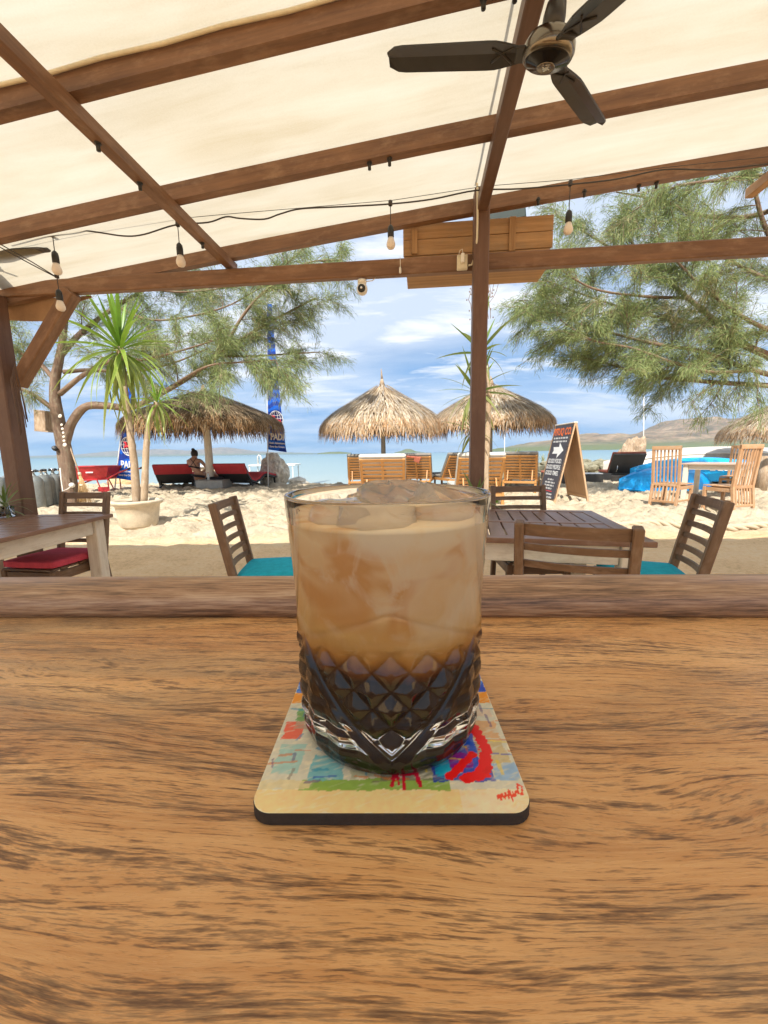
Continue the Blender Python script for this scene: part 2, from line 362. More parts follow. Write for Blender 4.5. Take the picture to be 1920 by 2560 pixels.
# sand
sand_mat, nt, b = newmat('beach_sand'); co = obj_coord(nt); sp = nt.add('ShaderNodeSeparateXYZ'); nt.set(sp.inputs[0], co)
n1 = nt.noise(co, 1.3, 6, 0.6); n2 = nt.noise(co, 22, 5, 0.7); n3 = nt.noise(co, 260, 2, 0.6)
f = nt.math('ADD', nt.math('MULTIPLY', n1, 0.35), nt.math('ADD', nt.math('MULTIPLY', n2, 0.4), nt.math('MULTIPLY', n3, 0.25)))
pale = nt.ramp(f, [(0.34, (0.43, 0.335, 0.22)), (0.5, (0.63, 0.52, 0.365)), (0.64, (0.73, 0.63, 0.48))])
brown = nt.ramp(f, [(0.34, (0.60, 0.38, 0.19)), (0.5, (0.90, 0.61, 0.33)), (0.64, (0.93, 0.70, 0.43))])  # sand inside the roof's shadow: browner, albedo raised to brighten the shade
edge = nt.math('ADD', sp.outputs[1], nt.math('MULTIPLY', n1, 0.8))
nt.set(b.inputs['Base Color'], nt.mix(nt.ramp(nt.math('MULTIPLY', edge, 0.1), [(0.53, 0), (0.60, 1)]), brown, pale)); b.inputs['Roughness'].default_value = 0.95; b.inputs['Specular IOR Level'].default_value = 0.1
nt.set(b.inputs['Normal'], nt.bump(nt.math('ADD', n2, nt.math('MULTIPLY', n3, 0.3)), 0.8, 0.05))
# sea
sea_mat, nt, b = newmat('sea_water'); co = obj_coord(nt); sp = nt.add('ShaderNodeSeparateXYZ'); nt.set(sp.inputs[0], co)
band = nt.noise(nt.mapping(co, (0.008, 0.05, 1)), 1.0, 6, 0.6, 0.5)
dist = nt.math('LOGARITHM', nt.math('MAXIMUM', sp.outputs[1], 10.0), 10.0)
dd = nt.math('ADD', nt.math('MULTIPLY', nt.math('SUBTRACT', dist, 1.0), 0.34), nt.math('MULTIPLY', nt.math('SUBTRACT', band, 0.5), 0.30))
nt.set(b.inputs['Base Color'], nt.ramp(dd, [(0.02, (0.32, 0.38, 0.345)), (0.14, (0.245, 0.335, 0.335)), (0.34, (0.17, 0.28, 0.31)), (0.6, (0.11, 0.215, 0.275)), (0.95, (0.06, 0.15, 0.23))]))
b.inputs['Roughness'].default_value = 0.28; b.inputs['IOR'].default_value = 1.33
wv1 = nt.noise(nt.mapping(co, (0.6, 2.2, 1)), 1.0, 5, 0.6, 0.4); wv2 = nt.noise(nt.mapping(co, (3, 9, 1)), 1.0, 3, 0.6)
nt.set(b.inputs['Normal'], nt.bump(nt.math('ADD', wv1, nt.math('MULTIPLY', wv2, 0.3)), 0.35, 0.12))
# hills
hill_mat, nt, b = newmat('dry_hillside'); co = obj_coord(nt)
n1 = nt.noise(nt.mapping(co, (1, 1, 2)), 0.012, 8, 0.62); n2 = nt.noise(co, 0.06, 5, 0.7); sp = nt.add('ShaderNodeSeparateXYZ'); nt.set(sp.inputs[0], co)
hc = nt.ramp(n1, [(0.32, (0.085, 0.06, 0.04)), (0.5, (0.27, 0.175, 0.105)), (0.68, (0.44, 0.31, 0.20))])
gr = nt.ramp(nt.math('ADD', nt.math('MULTIPLY', sp.outputs[2], 0.012), nt.math('MULTIPLY', n2, 0.5)), [(0.35, 1), (0.75, 0)])
nt.set(b.inputs['Base Color'], nt.mix(gr, nt.mix(nt.ramp(n2, [(0.42, 0), (0.6, 0.55)]), hc, (0.09, 0.10, 0.045)), (0.13, 0.15, 0.07))); b.inputs['Roughness'].default_value = 1.0; b.inputs['Specular IOR Level'].default_value = 0
# bar top: oiled hardwood with long pores and a wandering figure
bar_mat, nt, b = newmat('oiled_bar_wood'); co = obj_coord(nt)
sp = nt.add('ShaderNodeSeparateXYZ'); nt.set(sp.inputs[0], co)
warp = nt.noise(nt.mapping(co, (3.2, 9, 3), (0.3, 0.1, 0)), 1.0, 2, 0.5)
cb = nt.add('ShaderNodeCombineXYZ'); nt.set(cb.inputs[0], sp.outputs[0]); nt.set(cb.inputs[1], nt.math('ADD', sp.outputs[1], nt.math('MULTIPLY', nt.math('SUBTRACT', warp, 0.5), 0.085))); nt.set(cb.inputs[2], sp.outputs[2])
cbv = cb.outputs[0]
fig = nt.noise(nt.mapping(cbv, (2.0, 34, 34)), 1.0, 4, 0.55, 0.2)
rings = nt.math('SINE', nt.math('MULTIPLY', nt.math('ADD', sp.outputs[1], nt.math('MULTIPLY', nt.math('SUBTRACT', nt.noise(nt.mapping(co, (2.6, 7, 3), (1.7, 0.4, 0)), 1.0, 2, 0.45), 0.5), 0.22)), 330.0))
grain = nt.noise(nt.mapping(cbv, (26, 440, 440)), 1.0, 5, 0.7)
pore = nt.noise(nt.mapping(cbv, (120, 1250, 1250)), 1.0, 3, 0.6)
blot = nt.noise(nt.mapping(co, (6, 13, 5)), 1.0, 5, 0.6, 0.4)
zone = nt.noise(nt.mapping(cbv, (3.5, 22, 10), (4, 4, 0)), 1.0, 4, 0.6)
basec = nt.ramp(nt.math('ADD', nt.math('MULTIPLY', fig, 0.55), nt.math('MULTIPLY', blot, 0.45)), [(0.34, (0.37, 0.155, 0.052)), (0.48, (0.56, 0.27, 0.095)), (0.62, (0.75, 0.43, 0.185))])
pm = nt.math('ADD', nt.math('MULTIPLY', pore, 0.52), nt.math('MULTIPLY', grain, 0.48))
thr = nt.math('ADD', pm, nt.math('ADD', nt.math('MULTIPLY', nt.math('SUBTRACT', zone, 0.5), -0.22), nt.math('MULTIPLY', rings, 0.034)))
c = nt.mix(nt.ramp(thr, [(0.38, 0.92), (0.46, 0.55), (0.51, 0.0)]), basec, (0.105, 0.050, 0.026))
c = nt.mix(nt.ramp(grain, [(0.40, 0.0), (0.66, 0.45)]), c, (0.80, 0.49, 0.23))
greyed = nt.noise(nt.mapping(co, (3.0, 12, 3), (2, 5, 1)), 1.0, 5, 0.65, 0.6)
c = nt.mix(nt.ramp(nt.math('ADD', greyed, nt.math('MULTIPLY', sp.outputs[1], 0.25)), [(0.58, 0.0), (0.76, 0.65)]), c, (0.22, 0.155, 0.098))
nt.set(b.inputs['Base Color'], c); nt.set(b.inputs['Roughness'], nt.ramp(pm, [(0.35, 0.5), (0.6, 0.25)])); b.inputs['Specular IOR Level'].default_value = 0.55
nt.set(b.inputs['Normal'], nt.bump(pm, 0.30, 0.0010))
rail_mat, nt, b = newmat('worn_rail_wood'); co = obj_coord(nt)
fig = nt.noise(nt.mapping(co, (4, 60, 60)), 1.0, 5, 0.6, 0.4); gr_ = nt.noise(nt.mapping(co, (34, 600, 600)), 1.0, 4, 0.65)
f = nt.math('ADD', nt.math('MULTIPLY', fig, 0.5), nt.math('MULTIPLY', gr_, 0.5))
nt.set(b.inputs['Base Color'], nt.ramp(f, [(0.37, (0.12, 0.060, 0.032)), (0.5, (0.36, 0.20, 0.108)), (0.63, (0.56, 0.38, 0.24))])); b.inputs['Roughness'].default_value = 0.4
nt.set(b.inputs['Normal'], nt.bump(f, 0.35, 0.001))

# ------------------------------------------------------------------ ground, sea, hills
def shore_y(x): return np.where(x < 2.5, 14.4-0.17*x, 13.97+(x-2.5)*1.0)
def sand_z(x, y):
    s = np.clip((y-4.6)/2.2, 0, 1); z = 0.08*s*s*(3-2*s)
    t = np.clip((y-shore_y(x)+0.9)/4.0, 0, 1); return z-0.75*t*t*(3-2*t)
xs = np.concatenate([np.linspace(-160, -15, 30)[:-1], np.arange(-15, 14, 0.055), np.linspace(14, 160, 30)])
ys = np.concatenate([np.linspace(-60, 1.2, 14)[:-1], np.arange(1.2, 7, 0.045), np.arange(7, 16.5, 0.065), np.linspace(16.5, 60, 14)])
X, Y = np.meshgrid(xs, ys)
lump = (fbm(X*2.4, Y*3.4, 1, 3)-0.5)*0.22+(np.abs(fbm(X*4.6+9, Y*8.6, 2, 2)-0.5))*-0.46+0.09
foot = np.clip((Y-5.0)/1.2, 0.16, 1)*np.clip((shore_y(X)-0.3-Y)/0.8, 0.1, 1)
Z = sand_z(X, Y)+lump*foot*np.where((np.abs(X) < 14) & (Y > 1.5), 1, 0)
o = mesh_np('sand_ground', np.stack([X, Y, Z], -1).reshape(-1, 3), grid_faces(len(xs), len(ys)), sand_mat, smooth=True); tag(o, 'pale footprint-marked beach sand running down to the sea', 'sand', kind='structure')
def gz(x, y): return float(sand_z(np.array(float(x)), np.array(float(y))))
def GS(px, py, dz=0.0):
    p = G(px, py, 0.08); return Vector((p.x, p.y, gz(p.x, p.y)+dz))
xs = np.array([-8800, -4000, -2000, -500, -120, 0, 120, 500, 2000, 4000, 8800.]); ys = np.array([12.0, 30, 80, 300, 1200, 4000, 7800])
X, Y = np.meshgrid(xs, ys); o = mesh_np('sea', np.stack([X, Y, X*0-0.055], -1).reshape(-1, 3), grid_faces(len(xs), len(ys)), sea_mat); tag(o, 'calm turquoise sea', 'sea', kind='structure')
def hill(name, profile, y0, depth, seed, rough, label):
    """profile: (photo x, photo y) skyline points, built as a ridge of real hills at distance y0+depth/2"""
    P = [D(px, py, y0+depth*0.5) for px, py in profile]; xk = [p.x for p in P]; zk = [p.z for p in P]
    nx, ny = 260, 60; xs = np.linspace(xk[0], xk[-1], nx); v = np.linspace(0, 1, ny); ridge = np.interp(xs, xk, zk)
    XX, VV = np.meshgrid(xs, v); YY = y0+depth*VV; env = np.clip(np.sin(np.pi*np.clip(VV, 0, 1)), 0, 1)**0.8
    n = fbm(XX/depth*7, VV*7, seed, 5)-0.5; n2 = np.abs(fbm(XX/depth*14+3, VV*14, seed+3, 4)-0.5)
    ZZ = np.maximum(ridge, 0)[None, :]*env*(1+rough*n*1.3*(1-env*0.75))-ridge.max()*0.16*rough*n2*env*(1.15-env)*3-2
    o = mesh_np(name, np.stack([XX, YY, ZZ], -1).reshape(-1, 3), grid_faces(nx, ny), hill_mat, smooth=True); tag(o, label, 'hills', kind='structure'); return o
hill('hills', [(1240, 1122), (1300, 1112), (1365, 1100), (1420, 1093), (1470, 1084), (1500, 1082), (1530, 1090), (1570, 1086), (1640, 1074), (1670, 1058), (1705, 1048), (1725, 1045), (1745, 1052), (1770, 1054), (1820, 1046), (1850, 1047), (1900, 1042), (2000, 1040), (2200, 1030), (2500, 1050), (2800, 1080), (3200, 1110)], 1500, 1000, 11, 1.0, 'dry brown hills rising across the bay')
hill('low_headland', [(1180, 1126), (1260, 1119), (1330, 1116), (1420, 1111), (1500, 1109), (1600, 1108), (1700, 1104), (1900, 1098), (2300, 1085), (2700, 1100)], 1150, 240, 21, 0.9, 'low green headland at the foot of the dry hills')
hill('far_mountains', [(-900, 1150), (-200, 1150), (60, 1140), (200, 1136), (300, 1127), (400, 1122), (470, 1126), (560, 1118), (640, 1128), (800, 1133)], 5600, 1400, 31, 0.5, 'faint blue mountains on the horizon')
hill('islet', [(985, 1131), (1000, 1127), (1014, 1122), (1024, 1121), (1040, 1127), (1062, 1130)], 1800, 120, 41, 0.6, 'small dark islet on the horizon')
hill('islet', [(795, 1132), (820, 1129), (850, 1128), (878, 1131)], 1900, 90, 43, 0.3, 'flat sandy islet on the horizon')

# ------------------------------------------------------------------ bar counter
BZ = HC-0.127
bar = thing('bar_counter', 'oiled brown hardwood bar counter with rounded rail at its far edge', 'counter', (0, 0, BZ), R(-2.2))
MB().box((0, -0.10, -0.0225), (3.0, 0.82, 0.045), bev=0.004).build('counter_top', bar_mat, bar)
prof = [(0.292, 0.0005)]
for k in range(19):
    a = math.pi*(1-k/18); prof.append((0.3165+0.0245*math.cos(a)*(1 if a > 1.57 else 1.0), 0.004+0.0205*math.sin(a)**0.75))
prof.append((0.341, -0.045)); prof.append((0.312, -0.045)); prof.append((0.312, 0.0005))
mb = MB(); mb.extrude([(y, z) for y, z in prof], -1.5, 1.5, True); mb.sm = [True]*len(mb.sm); mb.sm[-2:] = [False]*2; mb.build('edge_rail', rail_mat, bar)
for x in (-1.2, 1.2): MB().box((x, -0.1, -0.0475-0.48), (0.1, 0.5, 0.95), bev=0.005).build('support_leg', beam_wood, bar)

# ------------------------------------------------------------------ coaster with a crayon picture
CT = 0.0050; cw, cl = 0.0985, 0.099
N = 230; img = np.zeros((N, N, 3)); crng = np.random.default_rng(5)
vv, uu = np.meshgrid(np.linspace(0, 1, N), np.linspace(0, 1, N), indexing='ij')     # vv: front to back, uu: left to right
def put(mask, c, a=1.0):
    c = np.array(lin(c)); m = np.clip(mask, 0, 1)[..., None]*a; img[:] = img*(1-m)+c*m
def rect(u0, u1, v0, v1, c, a=1.0, j=0.012, den=1.0):
    n = (fbm(uu*26, vv*26, crng.integers(1e6), 3)-0.5)*j*2; n2 = (fbm(uu*26+5, vv*26, crng.integers(1e6), 3)-0.5)*j*2
    hatch = np.clip(fbm(uu*14+vv*30, vv*90-uu*40, crng.integers(1e6), 2)*2.4-0.5+den-0.6, 0, 1)
    put(((uu+n > u0) & (uu+n < u1) & (vv+n2 > v0) & (vv+n2 < v1))*hatch, c, a)
def stroke(pts, wd, c, a=0.9):
    d = np.full((N, N), 9.0)
    for (x0, y0), (x1, y1) in zip(pts[:-1], pts[1:]):
        L = (x1-x0)**2+(y1-y0)**2+1e-9; t = np.clip(((uu-x0)*(x1-x0)+(vv-y0)*(y1-y0))/L, 0, 1); d = np.minimum(d, np.hypot(uu-x0-t*(x1-x0), vv-y0-t*(y1-y0)))
    n = fbm(uu*60, vv*60, crng.integers(1e6), 2); put((d < wd*(0.55+0.9*n))*1.0, c, a)
put(np.ones((N, N)), (238, 226, 200)); rect(0, 1, 0, 0.10, (240, 208, 160), 0.9, den=1.2); rect(0.75, 1, 0, 0.1, (240, 222, 196), 0.8)
rect(0, 1, 0.10, 0.62, (206, 204, 190), 0.8, den=1.1)
rect(0.16, 0.72, 0.095, 0.145, (140, 168, 92), 0.95, den=1.3); rect(0.0, 0.2, 0.10, 0.14, (220, 205, 165), 0.8)
for a_ in [(0.03, 0.14, 0.17, 0.33, (160, 196, 190)), (0.18, 0.31, 0.14, 0.27, (120, 178, 186)), (0.34, 0.46, 0.15, 0.27, (176, 176, 150)), (0.02, 0.10, 0.36, 0.47, (226, 90, 70)), (0.06, 0.16, 0.42, 0.54, (190, 160, 140)), (0.05, 0.13, 0.48, 0.58, (90, 150, 80)), (0.12, 0.18, 0.48, 0.6, (80, 80, 160)), (0.20, 0.30, 0.29, 0.42, (40, 80, 170)), (0.27, 0.34, 0.33, 0.42, (220, 60, 50)), (0.16, 0.24, 0.3, 0.46, (200, 196, 180)), (0.46, 0.7, 0.14, 0.26, (120, 120, 104)), (0.52, 0.68, 0.2, 0.3, (60, 60, 70)), (0.66, 0.9, 0.13, 0.34, (40, 60, 160)), (0.7, 0.84, 0.32, 0.42, (60, 90, 180)), (0.68, 0.74, 0.15, 0.24, (80, 170, 190)), (0.74, 0.84, 0.2, 0.28, (140, 50, 130)), (0.84, 0.98, 0.36, 0.48, (214, 170, 130)), (0.86, 0.98, 0.22, 0.34, (200, 180, 140)), (0.9, 1.0, 0.14, 0.22, (150, 180, 210)), (0.83, 0.86, 0.14, 0.5, (70, 100, 190)), (0.62, 0.98, 0.5, 0.56, (216, 196, 176)), (0.74, 0.9, 0.5, 0.6, (222, 150, 120)), (0.36, 0.6, 0.3, 0.5, (150, 150, 160))]:
    rect(*a_[:4], a_[4], 0.85)
for k in range(90):
    x, y = crng.random(), crng.uniform(0.13, 0.6); h = crng.random() < 0.5; L = crng.uniform(0.03, 0.12)
    cc_ = [(60, 80, 170), (120, 110, 100), (200, 120, 70), (70, 140, 170), (90, 70, 120), (230, 200, 90)][crng.integers(6)]
    stroke([(x, y), (x+(L if h else crng.normal(0, 0.01)), y+(crng.normal(0, 0.01) if h else L))], crng.uniform(0.003, 0.007), cc_, 0.6)
rect(0, 1, 0.61, 0.70, (228, 150, 70), 0.95, den=1.3); rect(0.05, 0.95, 0.665, 0.70, (240, 200, 130), 0.7)
rect(0, 1, 0.70, 1.01, (70, 120, 200), 1, den=1.25); rect(0.55, 1, 0.70, 1.01, (30, 80, 180), 0.9, den=0.9)
for k in range(60):
    x = crng.random(); y = crng.uniform(0.72, 0.97); stroke([(x, y), (x+0.05, y+0.09)], 0.005, (130, 165, 220), 0.5)
stroke([(0.79, 0.15), (0.87, 0.17), (0.9, 0.3), (0.88, 0.42)], 0.024, (228, 28, 30)); stroke([(0.73, 0.155), (0.84, 0.27)], 0.018, (226, 24, 26)); stroke([(0.74, 0.3), (0.75, 0.40)], 0.014, (220, 30, 40)); stroke([(0.82, 0.16), (0.9, 0.24)], 0.012, (236, 40, 40))
stroke([(0.505, 0.115), (0.515, 0.17), (0.60, 0.17), (0.61, 0.112)], 0.008, (190, 20, 70)); stroke([(0.55, 0.17), (0.55, 0.10)], 0.006, (190, 20, 70)); stroke([(0.525, 0.17), (0.53, 0.12)], 0.005, (190, 20, 70))
stroke([(0.885, 0.055), (0.892, 0.075), (0.897, 0.055), (0.905, 0.077), (0.912, 0.058), (0.92, 0.08), (0.927, 0.06), (0.935, 0.095), (0.94, 0.045), (0.948, 0.085), (0.952, 0.065), (0.96, 0.09)], 0.0035, (222, 70, 60)); stroke([(0.965, 0.08), (0.975, 0.12), (0.988, 0.11), (0.98, 0.075), (0.966, 0.082)], 0.0035, (222, 70, 60))
img *= (0.95+0.25*fbm(uu*50, vv*50, 77, 3))[..., None]; gy_ = img.mean(-1, keepdims=True); img = np.clip(gy_+(img-gy_)*1.3, 0.01, 0.92)
co_root = thing('coaster', 'square coaster with a colourful crayon street drawing under the glass', 'coaster', (0.0007, 0.1185, BZ), R(-1.0))
rc = 0.0075; gx = (uu-0.5)*cw; gy = vv*cl
px_, py_ = np.abs(gx), np.abs(gy-cl/2); cx_, cy_ = cw/2-rc, cl/2-rc                        # pull the grid corners onto a rounded square
ex, ey = np.maximum(px_-cx_, 0), np.maximum(py_-cy_, 0); dd_ = np.hypot(ex, ey); mx_ = np.maximum(ex, ey); k_ = np.where(dd_ > 1e-9, mx_/np.maximum(dd_, 1e-9), 1)
gx2 = np.sign(gx)*np.where(px_ > cx_, cx_+ex*k_, px_); gy2 = cl/2+np.sign(gy-cl/2)*np.where(py_ > cy_, cy_+ey*k_, py_)
print_mat, nt, b = newmat('crayon_print'); nt.set(b.inputs['Base Color'], nt.attr('col').outputs['Color']); b.inputs['Roughness'].default_value = 0.3
mesh_np('printed_face', np.stack([gx2, gy2, gx2*0+CT], -1).reshape(-1, 3), grid_faces(N, N), print_mat, co_root, col=img.reshape(-1, 3))
ring = []
for (sx, sy, a0) in ((1, -1, -90), (1, 1, 0), (-1, 1, 90), (-1, -1, 180)):
    for k in range(7): a = R(a0+15*k); ring.append((sx*cx_+rc*math.cos(a), cl/2+sy*cy_+rc*math.sin(a)))
n = len(ring); levels = ((1.0, CT-0.00005), (1.0045, CT-0.0007), (1.004, 0.0006), (0.995, 0.0))
V = [((x)*k, cl/2+(y-cl/2)*k, z) for k, z in levels for x, y in ring]
MB().add(V, [(i*n+j, (i+1)*n+j, (i+1)*n+(j+1) % n, i*n+(j+1) % n) for i in range(3) for j in range(n)]+[tuple(range(3*n, 4*n))[::-1]]).build('dark_core', simple('dark_fibreboard', (0.035, 0.024, 0.018), 0.8, 0, 0.3, 300, 0.4, 0.0005), co_root)

# ------------------------------------------------------------------ cut glass tumbler
GX, GY, GZ, GH = 0.0015, 0.1712, BZ+CT+0.0002, 0.1055
glass = thing('glass_tumbler', 'cut glass tumbler with diamond facets holding iced coffee on the coaster', 'glass', (GX, GY, GZ))
def outer_r(z):
    return np.interp(z, [0, 0.0012, 0.004, 0.009, 0.016, 0.026, 0.040, 0.048, 0.056, 0.065, 0.080, 0.1055], [0.0362, 0.0380, 0.0396, 0.0405, 0.0411, 0.0414, 0.0415, 0.0412, 0.0407, 0.0410, 0.0419, 0.0437])
nth, nz = 600, 300
zz = np.concatenate([np.linspace(0, 0.07, 230), np.linspace(0.07, GH-0.0010, nz-230)[1:]]); nzz = len(zz)
th = np.linspace(0, 2*np.pi, nth, endpoint=False); TH, ZZ = np.meshgrid(th, zz)
phi = np.degrees(TH)+90.0                                                                    # 0 faces the camera (-Y)
pm_ = ((phi+60) % 120-60)/60.0; ap = np.abs(pm_)
z0, dz = 0.0075, 0.0071
A = pm_*6+(ZZ-z0)/dz; B = -pm_*6+(ZZ-z0)/dz; inside = np.minimum(A, B)                        # inside > 0 : within the big diamond
tri = lambda t: np.abs(((t+1) % 2)-1)                                                       # 0 on even lines
lat = np.minimum(tri(A), tri(B)); top_fade = np.clip((0.0495+0.004*(1-ap)-ZZ)/0.003, 0, 1)
arch = 0.050+0.0165*(1-ap)
sstep = lambda x: x*x*(3-2*x)
dent = np.zeros_like(ZZ)
latm = np.clip(inside/0.4, 0, 1)*top_fade
dent += latm*0.0020*(1-np.clip(lat*1.25, 0, 1))                                                # small pyramids between V cuts
dent += 0.0022*np.clip(1-np.abs(inside+0.12)/0.75, 0, 1)*np.clip((0.051-ZZ)/0.002, 0, 1)       # wide V cut along the big diamond
dent += 0.00045*np.clip(1-np.abs(ZZ-arch)/0.0022, 0, 1)                                        # shallow arch line above
below = np.clip(-inside/0.8-0.5, 0, 1)*np.clip((0.049-ZZ)/0.003, 0, 1)
dent += below*0.0013*np.abs(((pm_*3.0) % 1)-0.5)*2*np.clip((ZZ-0.002)/0.004, 0, 1)              # flutes at the foot
dent += below*0.0008*np.clip(1-np.abs(((ZZ-0.006)/0.0085) % 1-0.5)*3, 0, 1)*np.clip((ZZ-0.003)/0.003, 0, 1)
RR = outer_r(ZZ)-dent
Vo = np.stack([RR*np.cos(TH), RR*np.sin(TH), ZZ], -1).reshape(-1, 3)
rim = [(0.04355, GH-0.0004), (0.0431, GH), (0.0425, GH), (0.0420, GH-0.0005)]
inner = [(0.0413, GH-0.004), (0.0402, 0.085), (0.0390, 0.066), (0.0384, 0.052), (0.0380, 0.036), (0.0372, 0.024), (0.0350, 0.0185), (0.030, 0.0155), (0.020, 0.0145), (0.008, 0.0142)]
Vi = np.concatenate([np.stack([r_*np.cos(th), r_*np.sin(th), np.full(nth, z_)], -1) for r_, z_ in rim+inner])
bot = np.concatenate([np.stack([r_*np.cos(th), r_*np.sin(th), np.full(nth, z_)], -1) for r_, z_ in [(0.006, 0.0016), (0.024, 0.0014), (0.0325, 0.0010), (0.0348, 0.0)]])
V = np.concatenate([bot, Vo, Vi]); rows = 4+nzz+len(rim)+len(inner)
F = grid_faces(nth, rows, True)
cap0 = len(V); V = np.concatenate([V, [[0, 0, 0.0016], [0, 0, 0.0142]]])
k = np.arange(nth); tri0 = np.stack([np.full(nth, cap0), (k+1) % nth, k, k], -1); lr = (rows-1)*nth
tri1 = np.stack([np.full(nth, cap0+1), lr+k, lr+(k+1) % nth, lr+(k+1) % nth], -1)
me_v = V; faces = [tuple(f) for f in F.tolist()]+[(cap0, int((i+1) % nth), int(i)) for i in k]+[(cap0+1, int(lr+i), int(lr+(i+1) % nth)) for i in k]
me = bpy.data.meshes.new('glass_body'); me.from_pydata(me_v.tolist(), [], faces); me.polygons.foreach_set('use_smooth', [True]*len(faces)); me.materials.append(glass_clear); me.update(); link('glass_body', me, glass)

# iced coffee: opaque drink, dark at the foot, milky above, touching the glass
cof, nt, b = newmat('layered_iced_coffee'); co = obj_coord(nt); sp = nt.add('ShaderNodeSeparateXYZ'); nt.set(sp.inputs[0], co)
wa = nt.noise(nt.mapping(co, (30, 30, 22)), 1.0, 4, 0.55, 1.2); wb = nt.noise(nt.mapping(co, (75, 75, 45), (5, 2, 0)), 1.0, 5, 0.6, 1.0); wc = nt.noise(nt.mapping(co, (22, 22, 30), (1.3, 4, 2.2)), 1.0, 2, 0.5, 1.5)
zn = nt.math('ADD', nt.math('DIVIDE', sp.outputs[2], 0.1), nt.math('ADD', nt.math('MULTIPLY', nt.math('SUBTRACT', wa, 0.5), 0.10), nt.math('MULTIPLY', nt.math('SUBTRACT', wb, 0.5), 0.05)))
lay = nt.ramp(zn, [(0.0, (0.012, 0.005, 0.003)), (0.385, (0.020, 0.007, 0.003)), (0.425, (0.17, 0.052, 0.009)), (0.47, (0.55, 0.25, 0.048)), (0.55, (0.84, 0.54, 0.18)), (0.68, (0.90, 0.61, 0.29)), (1.0, (0.95, 0.72, 0.42))])
amb = nt.math('MULTIPLY', nt.ramp(wc, [(0.50, 0.0), (0.60, 0.75), (0.66, 0.75), (0.74, 0.35)]), nt.ramp(zn, [(0.5, 0), (0.62, 1)]))
c = nt.mix(amb, lay, (0.76, 0.36, 0.095))
mlk = nt.math('MULTIPLY', nt.ramp(nt.noise(nt.mapping(co, (34, 34, 26), (8, 1, 3)), 1.0, 4, 0.6, 2.0), [(0.52, 0.0), (0.64, 0.7)]), nt.ramp(zn, [(0.5, 0), (0.65, 1)]))
c = nt.mix(mlk, c, (0.95, 0.78, 0.53))
dn_ = nt.add('ShaderNodeTexNoise', i_Vector=nt.mapping(co, (10, 10, 10))); dn_.inputs['Detail'].default_value = 1.2
dv2 = nt.add('ShaderNodeVectorMath', operation='MULTIPLY_ADD'); nt.set(dv2.inputs[0], dn_.outputs['Color']); dv2.inputs[1].default_value = (0.022, 0.022, 0.022); nt.set(dv2.inputs[2], co)
cube = nt.add('ShaderNodeTexVoronoi', i_Vector=nt.mapping(dv2.outputs[0], (6.2, 6.2, 5.0), (0.45, 0.2, 0.7))); cedge = nt.add('ShaderNodeTexVoronoi', feature='DISTANCE_TO_EDGE', i_Vector=nt.mapping(dv2.outputs[0], (6.2, 6.2, 5.0), (0.45, 0.2, 0.7)))
csep = nt.add('ShaderNodeSeparateXYZ'); nt.set(csep.inputs[0], cube.outputs['Color']); high = nt.ramp(zn, [(0.5, 0), (0.6, 1)])
face = nt.math('MULTIPLY', nt.math('MULTIPLY', nt.ramp(csep.outputs[0], [(0.35, 0.0), (0.75, 0.75)]), nt.ramp(cedge.outputs['Distance'], [(0.0, 0.0), (0.22, 1.0)])), high)
c = nt.mix(face, c, (0.66, 0.31, 0.075))
pf = nt.math('MULTIPLY', nt.math('MULTIPLY', nt.ramp(csep.outputs[1], [(0.5, 0.0), (0.8, 0.8)]), nt.ramp(cedge.outputs['Distance'], [(0.0, 0.2), (0.10, 1.0)])), high)
c = nt.mix(pf, c, (0.96, 0.80, 0.56))
c = nt.mix(nt.math('MULTIPLY', nt.ramp(cedge.outputs['Distance'], [(0.0, 0.12), (0.02, 0.0)]), high), c, (0.97, 0.86, 0.66))
bub = nt.add('ShaderNodeTexVoronoi', i_Vector=nt.mapping(co, (900, 900, 900))); bm_ = nt.math('MULTIPLY', nt.ramp(bub.outputs['Distance'], [(0.10, 1.0), (0.2, 0.0)]), nt.ramp(nt.noise(nt.mapping(co, (50, 50, 60), (2, 9, 1)), 1.0, 2, 0.5), [(0.52, 0), (0.60, 0.9)]))
c = nt.mix(nt.math('MULTIPLY', bm_, nt.ramp(zn, [(0.5, 0), (0.6, 1)])), c, (0.80, 0.66, 0.48))
nt.set(b.inputs['Base Color'], c); b.inputs['Roughness'].default_value = 0.35; b.inputs['Specular IOR Level'].default_value = 0.2
nt.set(b.inputs['Subsurface Weight'], nt.ramp(zn, [(0.42, 0.0), (0.55, 0.02)])); b.inputs['Subsurface Scale'].default_value = 0.014; b.inputs['Subsurface Radius'].default_value = (1.0, 0.6, 0.35)
LZ = 0.0955
cp = [(0.0002, 0.0140), (0.010, 0.0140), (0.0201, 0.0143), (0.0302, 0.0153), (0.0353, 0.0183), (0.0375, 0.0238), (0.0383, 0.036), (0.0387, 0.052), (0.0393, 0.066), (0.0405, 0.085), (0.0411, LZ-0.001), (0.0400, LZ), (0.030, LZ-0.0008), (0.015, LZ-0.001), (0.0002, LZ-0.001)]
drink = MB(); drink.lathe(cp, 96); o = drink.build('iced_coffee', cof); o.location = (GX, GY, GZ); tag(o, 'layered iced coffee, dark at the bottom and milky tan above, in the tumbler', 'drink')
